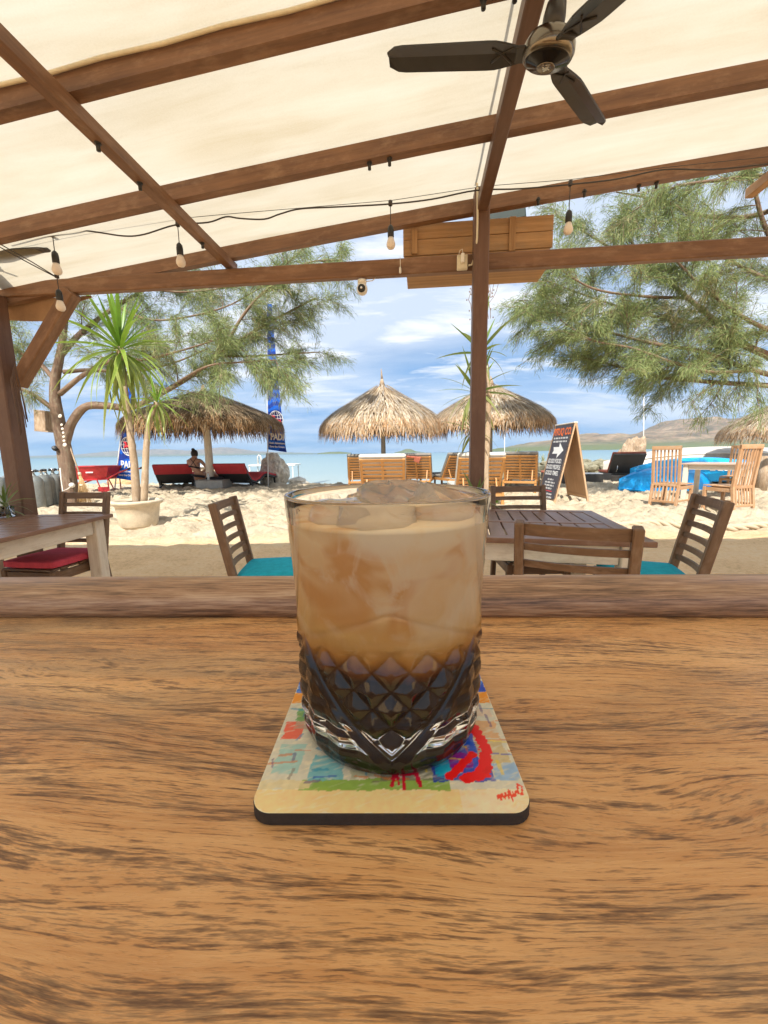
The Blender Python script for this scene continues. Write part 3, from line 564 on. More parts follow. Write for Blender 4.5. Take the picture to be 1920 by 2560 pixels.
# ice cubes standing out of the drink
ice_mat, nt, b = newmat('wet_ice'); b.inputs['Transmission Weight'].default_value = 0.8; b.inputs['IOR'].default_value = 1.31; b.inputs['Base Color'].default_value = (0.97, 0.90, 0.79, 1)
n_ = nt.noise(obj_coord(nt), 160, 4, 0.6); nt.set(b.inputs['Roughness'], nt.ramp(n_, [(0.45, 0.0), (0.68, 0.22)])); nt.set(b.inputs['Normal'], nt.bump(nt.noise(obj_coord(nt), 60, 2, 0.5), 0.2, 0.002))
for i, (x, y, z, s, e, lab) in enumerate([(-0.019, -0.008, 0.0915, (0.026, 0.030, 0.019), (0.16, -0.10, 0.3), 'rounded ice cube at the rim on the side of the blue-cushioned lone chair'), (0.004, 0.004, 0.0960, (0.030, 0.026, 0.022), (-0.30, 0.22, 0.7), 'tallest clear ice cube standing above the rim in the middle of the drink'), (0.022, -0.004, 0.0935, (0.024, 0.026, 0.020), (0.25, -0.34, 1.0), 'tilted ice cube at the rim on the side of the slatted table'), (-0.004, -0.0215, 0.0905, (0.028, 0.020, 0.018), (0.35, 0.22, 0.5), 'flat ice cube low against the near wall of the glass'), (-0.006, 0.024, 0.0920, (0.028, 0.020, 0.019), (-0.1, 0.2, 0.4), 'ice cube against the far wall of the glass')]):
    bm = bmesh.new(); bmesh.ops.create_cube(bm, size=1.0); bmesh.ops.subdivide_edges(bm, edges=bm.edges[:], cuts=6, use_grid_fill=True)
    for v in bm.verts:
        p = v.co.copy(); q = p.normalized()*0.62; p = p.lerp(q, 0.34); nn_ = mnoise.noise_vector(p*2.2+Vector((i*7.3, 0, 0)))*0.10+mnoise.noise_vector(p*5+Vector((i*3.3, 2, 0)))*0.025; p += nn_
        v.co = Vector((p.x*s[0], p.y*s[1], p.z*s[2]))
    me = bpy.data.meshes.new('ice_cube'); bm.to_mesh(me); bm.free(); me.polygons.foreach_set('use_smooth', [True]*len(me.polygons)); me.materials.append(ice_mat)
    o = link('ice_cube', me); o.location = (GX+x, GY+y, GZ+z); o.rotation_euler = e; tag(o, lab, 'ice', 'ice cubes in the coffee')

# ------------------------------------------------------------------ timber pavilion with cloth roof
PA = R(5.5); PO = Vector((0.622, 2.65, 0))
pav = thing('beach_pavilion', 'brown timber pavilion frame roofed with a sheet of cream cloth', 'pavilion', PO, -PA)
DH = HC-1.10
def PV(px, py, s):                       # photo point in the frame plane s metres behind the posts -> local (u, z)
    e1 = Vector((math.cos(PA), -math.sin(PA), 0)); e2 = Vector((math.sin(PA), math.cos(PA), 0)); d = ray(px, py)
    t = ((PO+e2*s-CAM).dot(e2))/d.dot(e2); p = CAM+d*t; return (p-PO).dot(e1), p.z
roof_k, roof_0 = 0.1007, 2.668+DH         # height of the rafters' top edge along u
rz = lambda u: roof_0+roof_k*u-0.004*u*u
TZ = 2.292+DH
MB().beam((0, 0, -0.1), (0, 0, 2.66+DH), 0.092, 0.092, 0.006, up=(0, 1, 0)).build('post', post_wood, pav)
MB().beam((-3.37, 0.0, -0.1), (-3.37, 0.0, TZ-0.05), 0.118, 0.118, 0.008, up=(0, 1, 0)).build('post', post_wood, pav)
MB().beam((4.4, 0.0, -0.1), (4.4, 0.0, 3.0), 0.10, 0.10, 0.006, up=(0, 1, 0)).build('post', post_wood, pav)
MB().beam((-3.9, 0.085, TZ+0.005), (5.0, 0.085, TZ-0.012), 0.055, 0.098, 0.006).build('tie_beam', beam_wood, pav)
for s in (0.10, -0.52, -1.14, -1.80, -2.5, -3.3, -4.2):
    us = np.linspace(-3.6, 5.2, 9)
    mb = MB()
    off = rng.uniform(0, 20)
    V = []; gc = []
    for u in us:
        for dy, dz_ in ((-0.026, 0), (0.026, 0), (0.026, -0.078), (-0.026, -0.078)):
            V.append((u, s+dy, rz(u)+dz_)); gc.append((u+off, dy, dz_))
    n = len(us); F = [(i*4+j, (i+1)*4+j, (i+1)*4+(j+1) % 4, i*4+(j+1) % 4) for i in range(n-1) for j in range(4)]+[(0, 1, 2, 3), (4*n-1, 4*n-2, 4*n-3, 4*n-4)]
    mb.add(V, F, gc); mb.build('rafter', beam_wood, pav)
for u0, u1, s0 in ((-1.66, -1.66, 0.16), (0.0, 0.0, 0.055), (1.75, 1.75, 0.35)):
    if u0 == 0.0:
        MB().beam((u0, s0, rz(u0)-0.112), (u1, -4.4, rz(u1)-0.112), 0.062, 0.068, 0.005).build('purlin', post_wood, pav)
    else: MB().beam((u0, s0, rz(u0)-0.108), (u1, -4.4, rz(u1)-0.108), 0.054, 0.060, 0.005).build('purlin', beam_wood if u0 < 1 else plank_wood, pav)
MB().beam((-3.30, 0.06, TZ-0.62), (-2.83, 0.06, TZ-0.07), 0.085, 0.085, 0.006, ext=0.04).build('knee_brace', beam_wood, pav)
for u, s in ((-1.66, -1.02), (-1.66, -0.78), (-1.66, -0.25), (0.35, 0.06), (0.62, 0.06), (-0.62, -0.52), (-0.52, -0.52), (-0.16, -1.14), (-0.06, -1.14), (0.95, 0.10), (1.05, 0.10)):
    z = (rz(u)-0.146) if u == -1.66 else rz(u)-0.09
    mb = MB(); mb.lathe([(0.008, -0.022), (0.008, 0.02)], 8, (u, s, z)); mb.lathe([(0.013, 0.0), (0.013, 0.008)], 8, (u, s, z+0.004)); mb.build('bolt', black_plastic, pav)
# roof cloth, sagging a little between the rafters
us = np.linspace(-3.7, 5.2, 90); ss = np.linspace(-4.6, 0.16, 120); U, S = np.meshgrid(us, ss)
rs = np.array([0.10, -0.52, -1.14, -1.80, -2.5, -3.3, -4.2]); near = np.min(np.abs(S[..., None]-rs), -1)
Zc = rz(U)+0.006+np.where(near < 0.03, 0, -0.012*np.sin(np.clip((near-0.03)/0.6, 0, 1)*np.pi))*0.8+0.006*(fbm(U*2.2, S*4, 9, 3)-0.5)*(near > 0.05)+0.004
o = mesh_np('roof_cloth', np.stack([U, S, Zc], -1).reshape(-1, 3), grid_faces(90, 120), canopy_mat, pav, smooth=True)
# unseen cloth added beside the pavilion to keep sun off the floor
us = np.linspace(-7.5, -3.62, 30); ss = np.linspace(-4.6, 0.16, 40); U, S = np.meshgrid(us, ss)
mesh_np('unseen_shade_cloth', np.stack([U, S, 2.30+0.01*(U+3.7)+0.02*(fbm(U*2, S*2, 4, 3)-0.5)], -1).reshape(-1, 3), grid_faces(30, 40), canopy_mat, pav, smooth=True)
# side cloth hanging behind the corner brace
us = np.linspace(-3.9, -2.75, 16); tt = np.linspace(0, 1, 8); U, T = np.meshgrid(us, tt)
drop = 0.10+0.06*np.clip((U+3.9)/0.8, 0, 1)-0.16*np.clip((U+3.1)/0.35, 0, 1)
mesh_np('hanging_valance', np.stack([U, 0.16+0.02*np.sin(U*9)*T, TZ-0.03-np.maximum(drop, 0.01)*T], -1).reshape(-1, 3), grid_faces(16, 8), simple('tan_valance_cloth', (0.40, 0.24, 0.13), 0.9), pav, smooth=True)

def PW(u, s, z): return pav.matrix_basis@Vector((u, s, z))
# ------------------------------------------------------------------ things fixed to the frame
sh = thing('plank_shelf_box', 'rough plank box fixed behind the tie beam at the centre post', 'shelf', PW(0.0, 0.2, TZ), -PA)
for x, z, hh, ww in ((0.0, 0.262, 0.092, 0.97), (0.0, 0.164, 0.096, 0.97), (-0.005, 0.055, 0.11, 0.95)): MB().box((x, 0.0, z), (ww, 0.022, hh), bev=0.002).build('plank', plank_wood, sh)
MB().box((0.0, 0.13, 0.012), (0.93, 0.22, 0.018), bev=0.002).build('plank', plank_wood, sh)
for x, z0_, z1_ in ((-0.41, 0.12, 0.30), (0.225, 0.10, 0.305), (0.225, 0.005, 0.08)): MB().box((x, -0.02, (z0_+z1_)/2), (0.040, 0.018, z1_-z0_), bev=0.002).build('cleat', plank_wood, sh)
mb = MB(); mb.box((-0.36, -0.02, 0.03), (0.03, 0.02, 0.02)); mb.build('metal_clip', chrome, sh)
sp_ = thing('loudspeaker', 'small dark green loudspeaker standing on the plank box', 'speaker', PW(0.17, 0.32, TZ+0.31), -PA)
MB().box((0, 0, 0.075), (0.30, 0.16, 0.15), Euler((0.0, R(-7), 0)), 0.01).build('cabinet', speaker_mat, sp_)
MB().box((0, -0.083, 0.08), (0.26, 0.008, 0.012), Euler((0, R(-9), 0)), 0.002).build('trim', simple('grey_trim', (0.1, 0.12, 0.12)), sp_)
sk = thing('wall_socket', 'cream surface socket with a white charger plugged in on the tie beam', 'socket', PW(-0.108, 0.042, TZ-0.015), -PA)
MB().box((0, -0.012, 0.0), (0.066, 0.026, 0.085), bev=0.004).build('socket_box', cable_pale, sk)
MB().box((0.0, -0.034, 0.015), (0.022, 0.030, 0.055), bev=0.004).build('charger_plug', white_plastic, sk)
mb = MB(); mb.tube([(0.0, -0.035, 0.043), (-0.004, -0.05, 0.062), (-0.02, -0.045, 0.055), (-0.026, -0.02, 0.03)], 0.0022, 6); mb.build('charger_lead', white_plastic, sk)
cb_ = MB(); pts = [PW(-0.07, 0.025, TZ-0.035), PW(-0.05, 0.02, TZ-0.035), PW(-0.034, -0.01, TZ+0.0), PW(-0.030, -0.055, TZ+0.08), PW(-0.030, -0.06, TZ+0.2), PW(-0.034, -0.06, TZ+0.36), PW(-0.045, -0.058, TZ+0.40), PW(-0.045, -0.4, TZ+0.42), PW(-0.045, -1.4, TZ+0.43)]
cb_.tube([p for p in pts], 0.006, 8); o = cb_.build('power_cable', cable_pale); tag(o, 'cream power cable running up the centre post from the socket', 'cable')
sc_ = thing('security_camera', 'white dome security camera under the tie beam', 'camera', PW(-0.755, 0.085, TZ-0.062), -PA)
mb = MB(); mb.lathe([(0.030, 0.0), (0.030, -0.018), (0.026, -0.022)], 20); mb.build('mount', white_plastic, sc_)
mb = MB(); mb.lathe([(0.0, -0.092), (0.018, -0.089), (0.030, -0.078), (0.036, -0.060), (0.034, -0.040), (0.026, -0.024), (0.018, -0.02)], 24); mb.build('dome', white_plastic, sc_)
mb = MB(); mb.lathe([(0.026, 0.0), (0.025, 0.006), (0.021, 0.009), (0.0, 0.011)], 20, (0.0, -0.029, -0.060), True, Matrix.Rotation(R(90), 3, 'X').to_euler() if False else Euler((R(90), 0, 0))); mb.build('lens_face', black_plastic, sc_)
mb = MB(); mb.lathe([(0.009, 0.0), (0.007, 0.004), (0.0, 0.005)], 16, (0.0, -0.039, -0.060), True, Euler((R(90), 0, 0))); mb.build('lens', chrome, sc_)
mb = MB(); mb.tube([(0, 0, 0.005), (0.03, 0.0, -0.008), (0.07, 0.0, -0.006), (0.09, 0.0, 0.01)], 0.003, 6); mb.build('lead', white_plastic, sc_)
pc = thing('pull_cord', 'thin white pull cord with toggle hanging on the tie beam', 'cord', PW(-0.50, 0.045, TZ+0.01), -PA)
mb = MB(); mb.tube([(0, 0, 0.04), (0.002, -0.002, -0.02)], 0.002, 6); mb.build('string', white_plastic, pc); mb = MB(); mb.lathe([(0.003, -0.02), (0.007, -0.03), (0.008, -0.055), (0.004, -0.06)], 10); mb.build('toggle', white_plastic, pc)

# ceiling fans
def make_fan(label, hub, ang, tiltx, group):
    f = thing('ceiling_fan', label, 'fan', hub, 0, group); f.rotation_euler = (0, 0, ang)
    mb = MB(); mb.lathe([(0.012, 0.06), (0.012, 0.30)], 12); mb.build('down_rod', dark_metal, f)
    mb = MB(); mb.lathe([(0.012, 0.15), (0.034, 0.135), (0.040, 0.10), (0.040, 0.06), (0.02, 0.05)], 24); mb.build('rod_cover', dark_metal, f)
    mb = MB(); mb.lathe([(0.0, 0.062), (0.05, 0.060), (0.082, 0.045), (0.094, 0.02), (0.096, -0.002), (0.090, -0.016), (0.082, -0.020)], 40); mb.build('motor_housing', bronze, f)
    mb = MB(); mb.lathe([(0.0, -0.040), (0.030, -0.040), (0.034, -0.036), (0.075, -0.026), (0.086, -0.016), (0.086, -0.008)], 40)
    pl_ = mb.build('bottom_plate', simple('polished_black', (0.03, 0.026, 0.022), 0.16, 0.7, 0.1), f)
    mb = MB(); mb.lathe([(0.030, -0.0405), (0.033, -0.042), (0.036, -0.0375)], 40); mb.build('badge_ring', bronze, pl_)
    mb = MB()
    for k in range(9):
        a = k*0.7; r_ = 0.012 if k % 2 else 0.006; mb.box((r_*math.cos(a), r_*math.sin(a), -0.0415), (0.010, 0.006, 0.002), Euler((0, 0, a+0.4)), 0.0005)
    mb.build('badge', chrome, pl_)
    for k in range(3):
        a = 2*math.pi*k/3; m = Matrix.Rotation(a, 4, 'Z')@Matrix.Rotation(R(10), 4, 'X')
        V = []; n = 16
        for i in range(n+1):
            t = i/n; x = 0.10+0.52*t; wd = np.interp(t, [0, 0.10, 0.2, 0.9, 0.97, 1.0], [0.032, 0.050, 0.062, 0.058, 0.050, 0.030])
            for yy, zz_ in ((-1, 0.0), (0, 0.010), (1, 0.0)):
                V.append((x, yy*wd, zz_+0.004)); V.append((x, yy*wd, zz_-0.003))
        F = []
        for i in range(n):
            q = i*6; r2 = (i+1)*6
            for (p_, s_) in ((0, 2), (2, 4)): F += [(q+p_, r2+p_, r2+s_, q+s_), (q+p_+1, q+s_+1, r2+s_+1, r2+p_+1)]
            F += [(q, q+1, r2+1, r2), (q+4, r2+4, r2+5, q+5)]
        F += [(0, 2, 3, 1), (2, 4, 5, 3), (n*6, n*6+1, n*6+3, n*6+2), (n*6+2, n*6+3, n*6+5, n*6+4)]
        mb = MB(); mb.add(V, F, None, False); bl_ = mb.build('blade', dark_metal, f, xf=m)
        mb = MB(); mb.box((0.085, 0, 0.002), (0.07, 0.07, 0.012), bev=0.003); mb.tube([(0.13, -0.035, -0.002), (0.17, 0, 0.0055), (0.21, -0.03, 0.0)], 0.004, 6); mb.tube([(0.13, 0.035, -0.002), (0.17, 0, 0.0055), (0.21, 0.03, 0.0)], 0.004, 6); mb.build('blade_bracket', dark_metal, bl_, xf=m)
    return f
hub = D(1370, 135, 1.46); fan1 = make_fan('black three-bladed ceiling fan hung near the centre post', hub, R(160), 0, 'ceiling fans')
zx = Vector((0.09, -0.26, 0.96)).normalized(); xx_ = Vector((-0.97, 0.19, 0.14)); xx_ = (xx_-zx*xx_.dot(zx)).normalized(); fan1.rotation_euler = Matrix((xx_, zx.cross(xx_), zx)).transposed().to_euler(); fan1.scale = (0.84,)*3
tp_ = G(118, 624, 2.43); hub2 = tp_-Vector((0.48*math.cos(R(-4)), 0.48*math.sin(R(-4)), 0)); make_fan('black ceiling fan over the corner post, one blade tip showing', hub2, R(-4), 0, 'ceiling fans').scale = (0.78, 0.78, 0.78)

# festoon lights
fl = thing('festoon_lights', 'dark cable of festoon bulbs strung along a wire under the roof', 'string lights', PW(-2.85, -0.15, 2.35))
SY = 2.55
wire_px = [(10, 585), (165, 577), (560, 540), (980, 505), (1190, 473), (1426, 455), (1660, 425), (1919, 398)]
mb = MB(); mb.tube([D(x, y-4, SY) for x, y in wire_px[:5]], 0.0016, 5); mb.tube([D(x, y-6, SY) for x, y in wire_px[4:]], 0.0016, 5); mb.build('steel_wire', wire_black, fl, True)
cab = [(10, 588), (90, 590), (130, 588), (190, 576), (240, 580), (310, 590), (360, 586), (440, 562), (520, 556), (565, 542), (600, 546), (660, 548), (700, 535), (752, 522), (850, 517), (975, 510), (1080, 498), (1190, 476), (1300, 472), (1426, 461), (1540, 448), (1660, 424), (1780, 424), (1919, 410)]
cat_ = lambda P, k=5: [0.5*((2*P[i])+(P[i+1]-P[max(i-1, 0)])*t+(2*P[max(i-1, 0)]-5*P[i]+4*P[i+1]-P[min(i+2, len(P)-1)])*t*t+(3*P[i]-P[max(i-1, 0)]-3*P[i+1]+P[min(i+2, len(P)-1)])*t**3) for i in range(len(P)-1) for t in np.arange(k)/k]+[P[-1]]
mb = MB(); mb.tube(cat_([D(x, y, SY-0.01) for x, y in cab]), 0.0042, 6); mb.build('cable', cable_dark, fl, True)
bulbs = [(131, 585, 640), (444, 560, 620), (976, 508, 575), (1426, 458, 538), (142, 690, 735)]
for i, (x, y0_, y1_) in enumerate(bulbs):
    sy_ = SY if i < 4 else 2.72
    p0 = D(x, y0_, sy_); p1 = D(x, y1_, sy_); p1 = Vector((p0.x, p0.y, p1.z))
    mb = MB(); mb.tube([p0, p1+Vector((0, 0, 0.02))], 0.0025, 6); mb.lathe([(0.012, 0.012), (0.012, -0.012)], 10, p0); dr = mb.build('drop_lead', cable_dark, fl, True)
    mb = MB(); mb.lathe([(0.006, 0.028), (0.016, 0.016), (0.0185, -0.002), (0.0185, -0.038), (0.015, -0.042)], 16, p1); ls_ = mb.build('lamp_socket', black_plastic, fl, True)
    mb = MB(); mb.lathe([(0.015, -0.040), (0.021, -0.058), (0.026, -0.074), (0.0255, -0.088), (0.018, -0.100), (0.0, -0.106)], 18, p1); bb_ = mb.build('bulb', bulb_mat, fl, True); bb_.parent = ls_
ll = MB(); ll.tube([D(0, 610, 2.55), D(80, 655, 2.62), D(140, 692, 2.70)], 0.0032, 6); ll.tube([D(0, 618, 2.55), D(75, 659, 2.62), D(140, 693, 2.70)], 0.0032, 6); o = ll.build('sloping_wires', cable_dark); tag(o, 'pair of thin dark wires sloping down to the corner of the tie beam', 'wire')
# pale conduit along the second rafter
cd = MB(); cd.tube([PW(u, -1.176, rz(u)-0.010-(0.006 if k % 2 else 0)) for k, u in enumerate(np.linspace(-2.4, 0.1, 12))], 0.007, 8); o = cd.build('rafter_cable', cable_pale); tag(o, 'cream cable clipped along the upper edge of a rafter', 'cable')
# coiled line on the corner post
rp = MB()
for k in range(7):
    a = rng.uniform(-0.02, 0.02); pts = [PW(-3.245+0.012*k*0.4+a*math.sin(t*3.1), -0.02-0.012*k+0.03*math.sin(t*math.pi), TZ-0.52-0.42*abs(1-abs(2*t-1))-0.02*k) for t in np.linspace(0, 1, 14)]
    rp.tube(pts, 0.0035, 5)
o = rp.build('hanging_line', simple('brown_line', (0.12, 0.07, 0.05), 0.8)); tag(o, 'coil of dark line hanging on the corner post', 'rope')
# ------------------------------------------------------------------ dark ladder-back chairs
def curved_slat(z, h, w, y0, bow, thick=0.013, lean=0.0):
    n = 8; V = []
    for i in range(n+1):
        t = i/n*2-1; x = t*w/2; y = y0+bow*(1-t*t)
        for dy, dz_ in ((-thick/2, -h/2), (thick/2, -h/2), (thick/2, h/2), (-thick/2, h/2)): V.append((x, y+dy+lean*dz_, z+dz_))
    F = [(i*4+j, (i+1)*4+j, (i+1)*4+(j+1) % 4, i*4+(j+1) % 4) for i in range(n) for j in range(4)]+[(0, 1, 2, 3), (4*n+3, 4*n+2, 4*n+1, 4*n)]
    F = [f[::-1] for f in F]
    off = rng.uniform(0, 30); m = MB(); m.add(V, F, [(p[0]+off, p[1], p[2]) for p in V]); return m
def make_chair(label, n_slats=5, group='dark ladder-back chairs'):
    """front faces +Y; backrest at -Y leaning back"""
    c = thing('ladder_back_chair', label, 'chair', group=group); W, Dp, SH, BH = 0.42, 0.44, 0.43, 0.91; ln = -0.20
    yb = -Dp/2+0.02
    for s in (-1, 1):
        x = s*(W/2-0.02)
        MB().beam((x, yb, SH-0.02), (x, yb+ln*(BH-SH), BH), 0.034, 0.046, 0.005, up=(0, 1, 0)).build('back_post', chair_wood, c)
        MB().beam((x, yb-0.05, 0), (x, yb, SH), 0.034, 0.042, 0.005, up=(0, 1, 0)).build('leg', chair_wood, c)
        MB().beam((x, Dp/2-0.03, 0), (x, Dp/2-0.03, SH), 0.04, 0.04, 0.005, up=(0, 1, 0)).build('leg', chair_wood, c)
        MB().beam((x, yb, SH-0.04), (x, Dp/2-0.05, SH-0.04), 0.024, 0.06, 0.003).build('seat_rail', chair_wood, c)
        MB().beam((x, yb-0.03, 0.18), (x, Dp/2-0.05, 0.18), 0.02, 0.032, 0.003).build('stretcher', chair_wood, c)
    MB().beam((-W/2+0.04, Dp/2-0.03, SH-0.04), (W/2-0.04, Dp/2-0.03, SH-0.04), 0.024, 0.06, 0.003).build('seat_rail', chair_wood, c)
    MB().beam((-W/2+0.04, yb, SH-0.04), (W/2-0.04, yb, SH-0.04), 0.024, 0.06, 0.003).build('seat_rail', chair_wood, c)
    for k in range(6): MB().box((0, -Dp/2+0.06+k*0.068, SH+0.006), (W-0.03, 0.058, 0.014), bev=0.003).build('seat_slat', chair_wood, c)
    zs = np.linspace(BH-0.03, SH+0.11, n_slats+1)
    for k, z in enumerate(zs):
        h = 0.046 if k == 0 else 0.028
        curved_slat(z, h, W-0.065 if k else W-0.07, yb+ln*(z-SH), -0.022, lean=ln).build('back_slat' if k else 'top_rail', chair_wood, c)
    return c
def make_cushion(label, mat, pmat, group):
    c = thing('seat_cushion', label, 'cushion', group=group); a, bb, h = 0.202, 0.205, 0.05
    bm = bmesh.new(); bmesh.ops.create_cube(bm, size=2); bmesh.ops.subdivide_edges(bm, edges=bm.edges[:], cuts=7, use_grid_fill=True)
    for v in bm.verts:
        x, y, z = v.co; rr = max(abs(x), abs(y)); puff = 1-0.55*rr**5; cr = 1-0.05*(abs(x)*abs(y))**3
        v.co = Vector((x*a*cr, y*bb*cr, h/2+z*h/2*(0.62+0.38*puff)))
    me = bpy.data.meshes.new('pad'); bm.to_mesh(me); bm.free(); me.polygons.foreach_set('use_smooth', [True]*len(me.polygons)); me.materials.append(mat); pad_ = link('pad', me, c)
    for z in (0.012, h-0.011):
        pts = [(a*math.copysign(min(1, abs(1.25*math.cos(t))), math.cos(t))*0.965, bb*math.copysign(min(1, abs(1.25*math.sin(t))), math.sin(t))*0.965, z) for t in np.linspace(0, 2*math.pi, 41)]
        m = MB(); m.tube(pts, 0.0035, 6); m.build('piping', pmat, c)
    return c
proto = make_chair('x')
cush_t = make_cushion('x', teal_cloth, pipe_teal, 'turquoise seat cushions'); cush_r = make_cushion('x', red_cloth, pipe_red, 'x')
first = [True]; firstt = [True]
def put_chair(c, rz_, label, cush=None, clabel=None, ps=1.0):
    o = proto if first[0] else copy_tree(proto); first[0] = False; place(o, c, rz_, label)
    if cush == 't':
        q = cush_t if firstt[0] else copy_tree(cush_t); firstt[0] = False
        place(q, (c[0], c[1], c[2]+0.446), rz_, clabel)
    elif cush == 'r': place(cush_r, (c[0], c[1], c[2]+0.446), rz_, clabel); del cush_r['group']
def chair_from_back(pL, pR, H_=0.91):
    """place a chair from the photo position of the two top corners of its back (pL, pR as seen)"""
    a = G(*pL, z=H_); b_ = G(*pR, z=H_); mid = (a+b_)/2; d = (b_-a); rz_ = math.atan2(d.y, d.x)
    yb = -0.2+(-0.2)*(H_-0.43)
    off = Matrix.Rotation(rz_, 3, 'Z')@Vector((0, yb, 0)); return Vector((mid.x-off.x, mid.y-off.y, 0)), rz_
# ------------------------------------------------------------------ slatted tables with whitewashed frames
def make_table(name, label, loc, rz_, Lx, Ly, ztop=0.76, cat='table', group=None, top=table_wood, two_bays=True):
    t = thing(name, label, cat, loc, rz_, group); th_ = 0.026; zt = ztop-th_/2
    fw = 0.075
    for s in (-1, 1):
        MB().box((0, s*(Ly/2-fw/2), zt), (Lx, fw, th_), bev=0.003).build('top_frame', top, t)
        MB().box((s*(Lx/2-fw/2), 0, zt), (fw, Ly-2*fw-0.002, th_), bev=0.003).build('top_frame', top, t)
    bays = [(-Ly/2+fw, -0.03), (0.03, Ly/2-fw)] if two_bays else [(-Ly/2+fw, Ly/2-fw)]
    if two_bays: MB().box((0, 0, zt), (Lx-2*fw-0.002, 0.06, th_), bev=0.003).build('top_frame', top, t)
    n = int((Lx-2*fw)/0.078); pw = (Lx-2*fw)/n
    for y0_, y1_ in bays:
        for k in range(n): MB().box((-Lx/2+fw+(k+0.5)*pw, (y0_+y1_)/2, zt-0.001), (pw-0.009, y1_-y0_-0.004, th_-0.003), bev=0.002).build('slat', top, t)
    for sx in (-1, 1):
        for sy in (-1, 1): MB().box((sx*(Lx/2-0.085), sy*(Ly/2-0.085), (ztop-th_)/2), (0.085, 0.085, ztop-th_-0.002), bev=0.005).build('leg', white_wood, t)
    for s in (-1, 1):
        MB().box((0, s*(Ly/2-0.075), ztop-th_-0.053), (Lx-0.26, 0.024, 0.10), bev=0.003).build('apron', white_wood, t)
        MB().box((s*(Lx/2-0.075), 0, ztop-th_-0.053), (0.024, Ly-0.26, 0.10), bev=0.003).build('apron', white_wood, t)
    return t
# table behind the glass
a, b_, f_ = G(1646, 1356, 0.76), G(1212, 1344, 0.76), G(1482, 1277, 0.76)
e = (b_-a); e.z = 0; e.normalize(); ang = math.atan2(-e.y, -e.x); nrm = Vector((-math.sin(ang), math.cos(ang), 0))
Lx, Ly = 1.35, 0.98
cen = a-Vector((math.cos(ang), math.sin(ang), 0))*(Lx/2)+nrm*(Ly/2)
make_table('slatted_table', 'brown slatted dining table on whitewashed legs behind the glass', (cen.x, cen.y, 0), ang, Lx, Ly)
TR = (cen, ang)
# table beside the corner post
a = G(283, 1284, 0.76); b_ = G(0, 1346, 0.76); e = (a-b_); e.z = 0; e.normalize(); ang2 = math.atan2(e.y, e.x)-math.pi/2; Lx2, Ly2 = 1.15, 0.95
ex_ = Vector((math.cos(ang2), math.sin(ang2), 0)); ey_ = Vector((-math.sin(ang2), math.cos(ang2), 0)); cen2 = a-ex_*(Ly2/2)-ey_*((Ly2+0.2)/2)
t2 = make_table('slatted_table', 'brown slatted table with white legs beside the corner post', (cen2.x, cen2.y, 0), ang2, Ly2+0.2, Ly2, top=table_wood)
t2.rotation_euler = (0, 0, ang2+math.pi/2); t2.location = (cen2.x, cen2.y, 0)

c, rz_ = chair_from_back((1306, 1303), (1588, 1318)); put_chair(c, rz_, 'dark ladder-back chair at the slatted table, its back against the bar', 't', 'turquoise cushion on the chair backed against the bar')
c, rz_ = chair_from_back((1836, 1258), (1733, 1232)); put_chair(c, rz_, 'dark ladder-back chair at the end of the slatted table near the teak set', 't', 'bright turquoise cushion on the chair at the end of the slatted table')
c, rz_ = chair_from_back((1366, 1212), (1222, 1214)); put_chair(c, rz_, 'dark ladder-back chair on the sea side of the slatted table', 't', 'turquoise cushion in shade under the slatted table, on its sea-side chair')
c, rz_ = chair_from_back((588, 1238), (522, 1262)); put_chair(c, rz_-math.pi if False else rz_, 'dark ladder-back chair standing alone in front of the potted dracaenas', 't', 'turquoise cushion on the chair in front of the potted dracaenas')
c, rz_ = chair_from_back((276, 1236), (150, 1236)); c = Vector((c.x*1.075, c.y*1.075+0.03, 0)); put_chair(c, rz_, 'dark chair with a red cushion at the table by the corner post', 'r', 'red seat cushion with piping on the chair by the corner post')
put_chair(Vector((cen2.x-0.42, cen2.y-0.62, 0)), R(20), 'dark chair tucked under the table by the corner post, turquoise cushion', 't', 'turquoise cushion peeping out behind the white table leg')

# jar plants on the tables
def strap_leaf(L, w, droop, seg=7, fold=0.25):
    V = []; F = []
    for i in range(seg+1):
        t = i/seg; ww = w*(min(1, 0.35+2.2*t) if t < 0.3 else (1-((t-0.3)/0.7)**1.6))+0.0005; x = L*t*(1-0.18*droop*t); z = -droop*L*t*t*0.62+0.0
        V += [(x, -ww/2, z+fold*ww*0.5), (x, 0, z), (x, ww/2, z+fold*ww*0.5)]
    for i in range(seg):
        for j in (0, 1): F.append((i*3+j, i*3+j+1, (i+1)*3+j+1, (i+1)*3+j))
    return V, F
def leaf_mesh(name, L, w, droop, c0, c1, seg=7):
    V, F = strap_leaf(L, w, droop, seg); me = bpy.data.meshes.new(name); me.from_pydata(V, [], F); me.polygons.foreach_set('use_smooth', [True]*len(F))
    ca = me.attributes.new('col', 'FLOAT_COLOR', 'POINT'); cols = []
    for i, p in enumerate(V):
        k = i//3/seg; edge = abs(i % 3-1); c = [a*(1-k)+b_*k for a, b_ in zip(c0, c1)]; c = [q*(1.0+0.25*edge) for q in c]; cols += [*c, 1]
    ca.data.foreach_set('color', cols); me.materials.append(leaf_mat); me.update(); return me
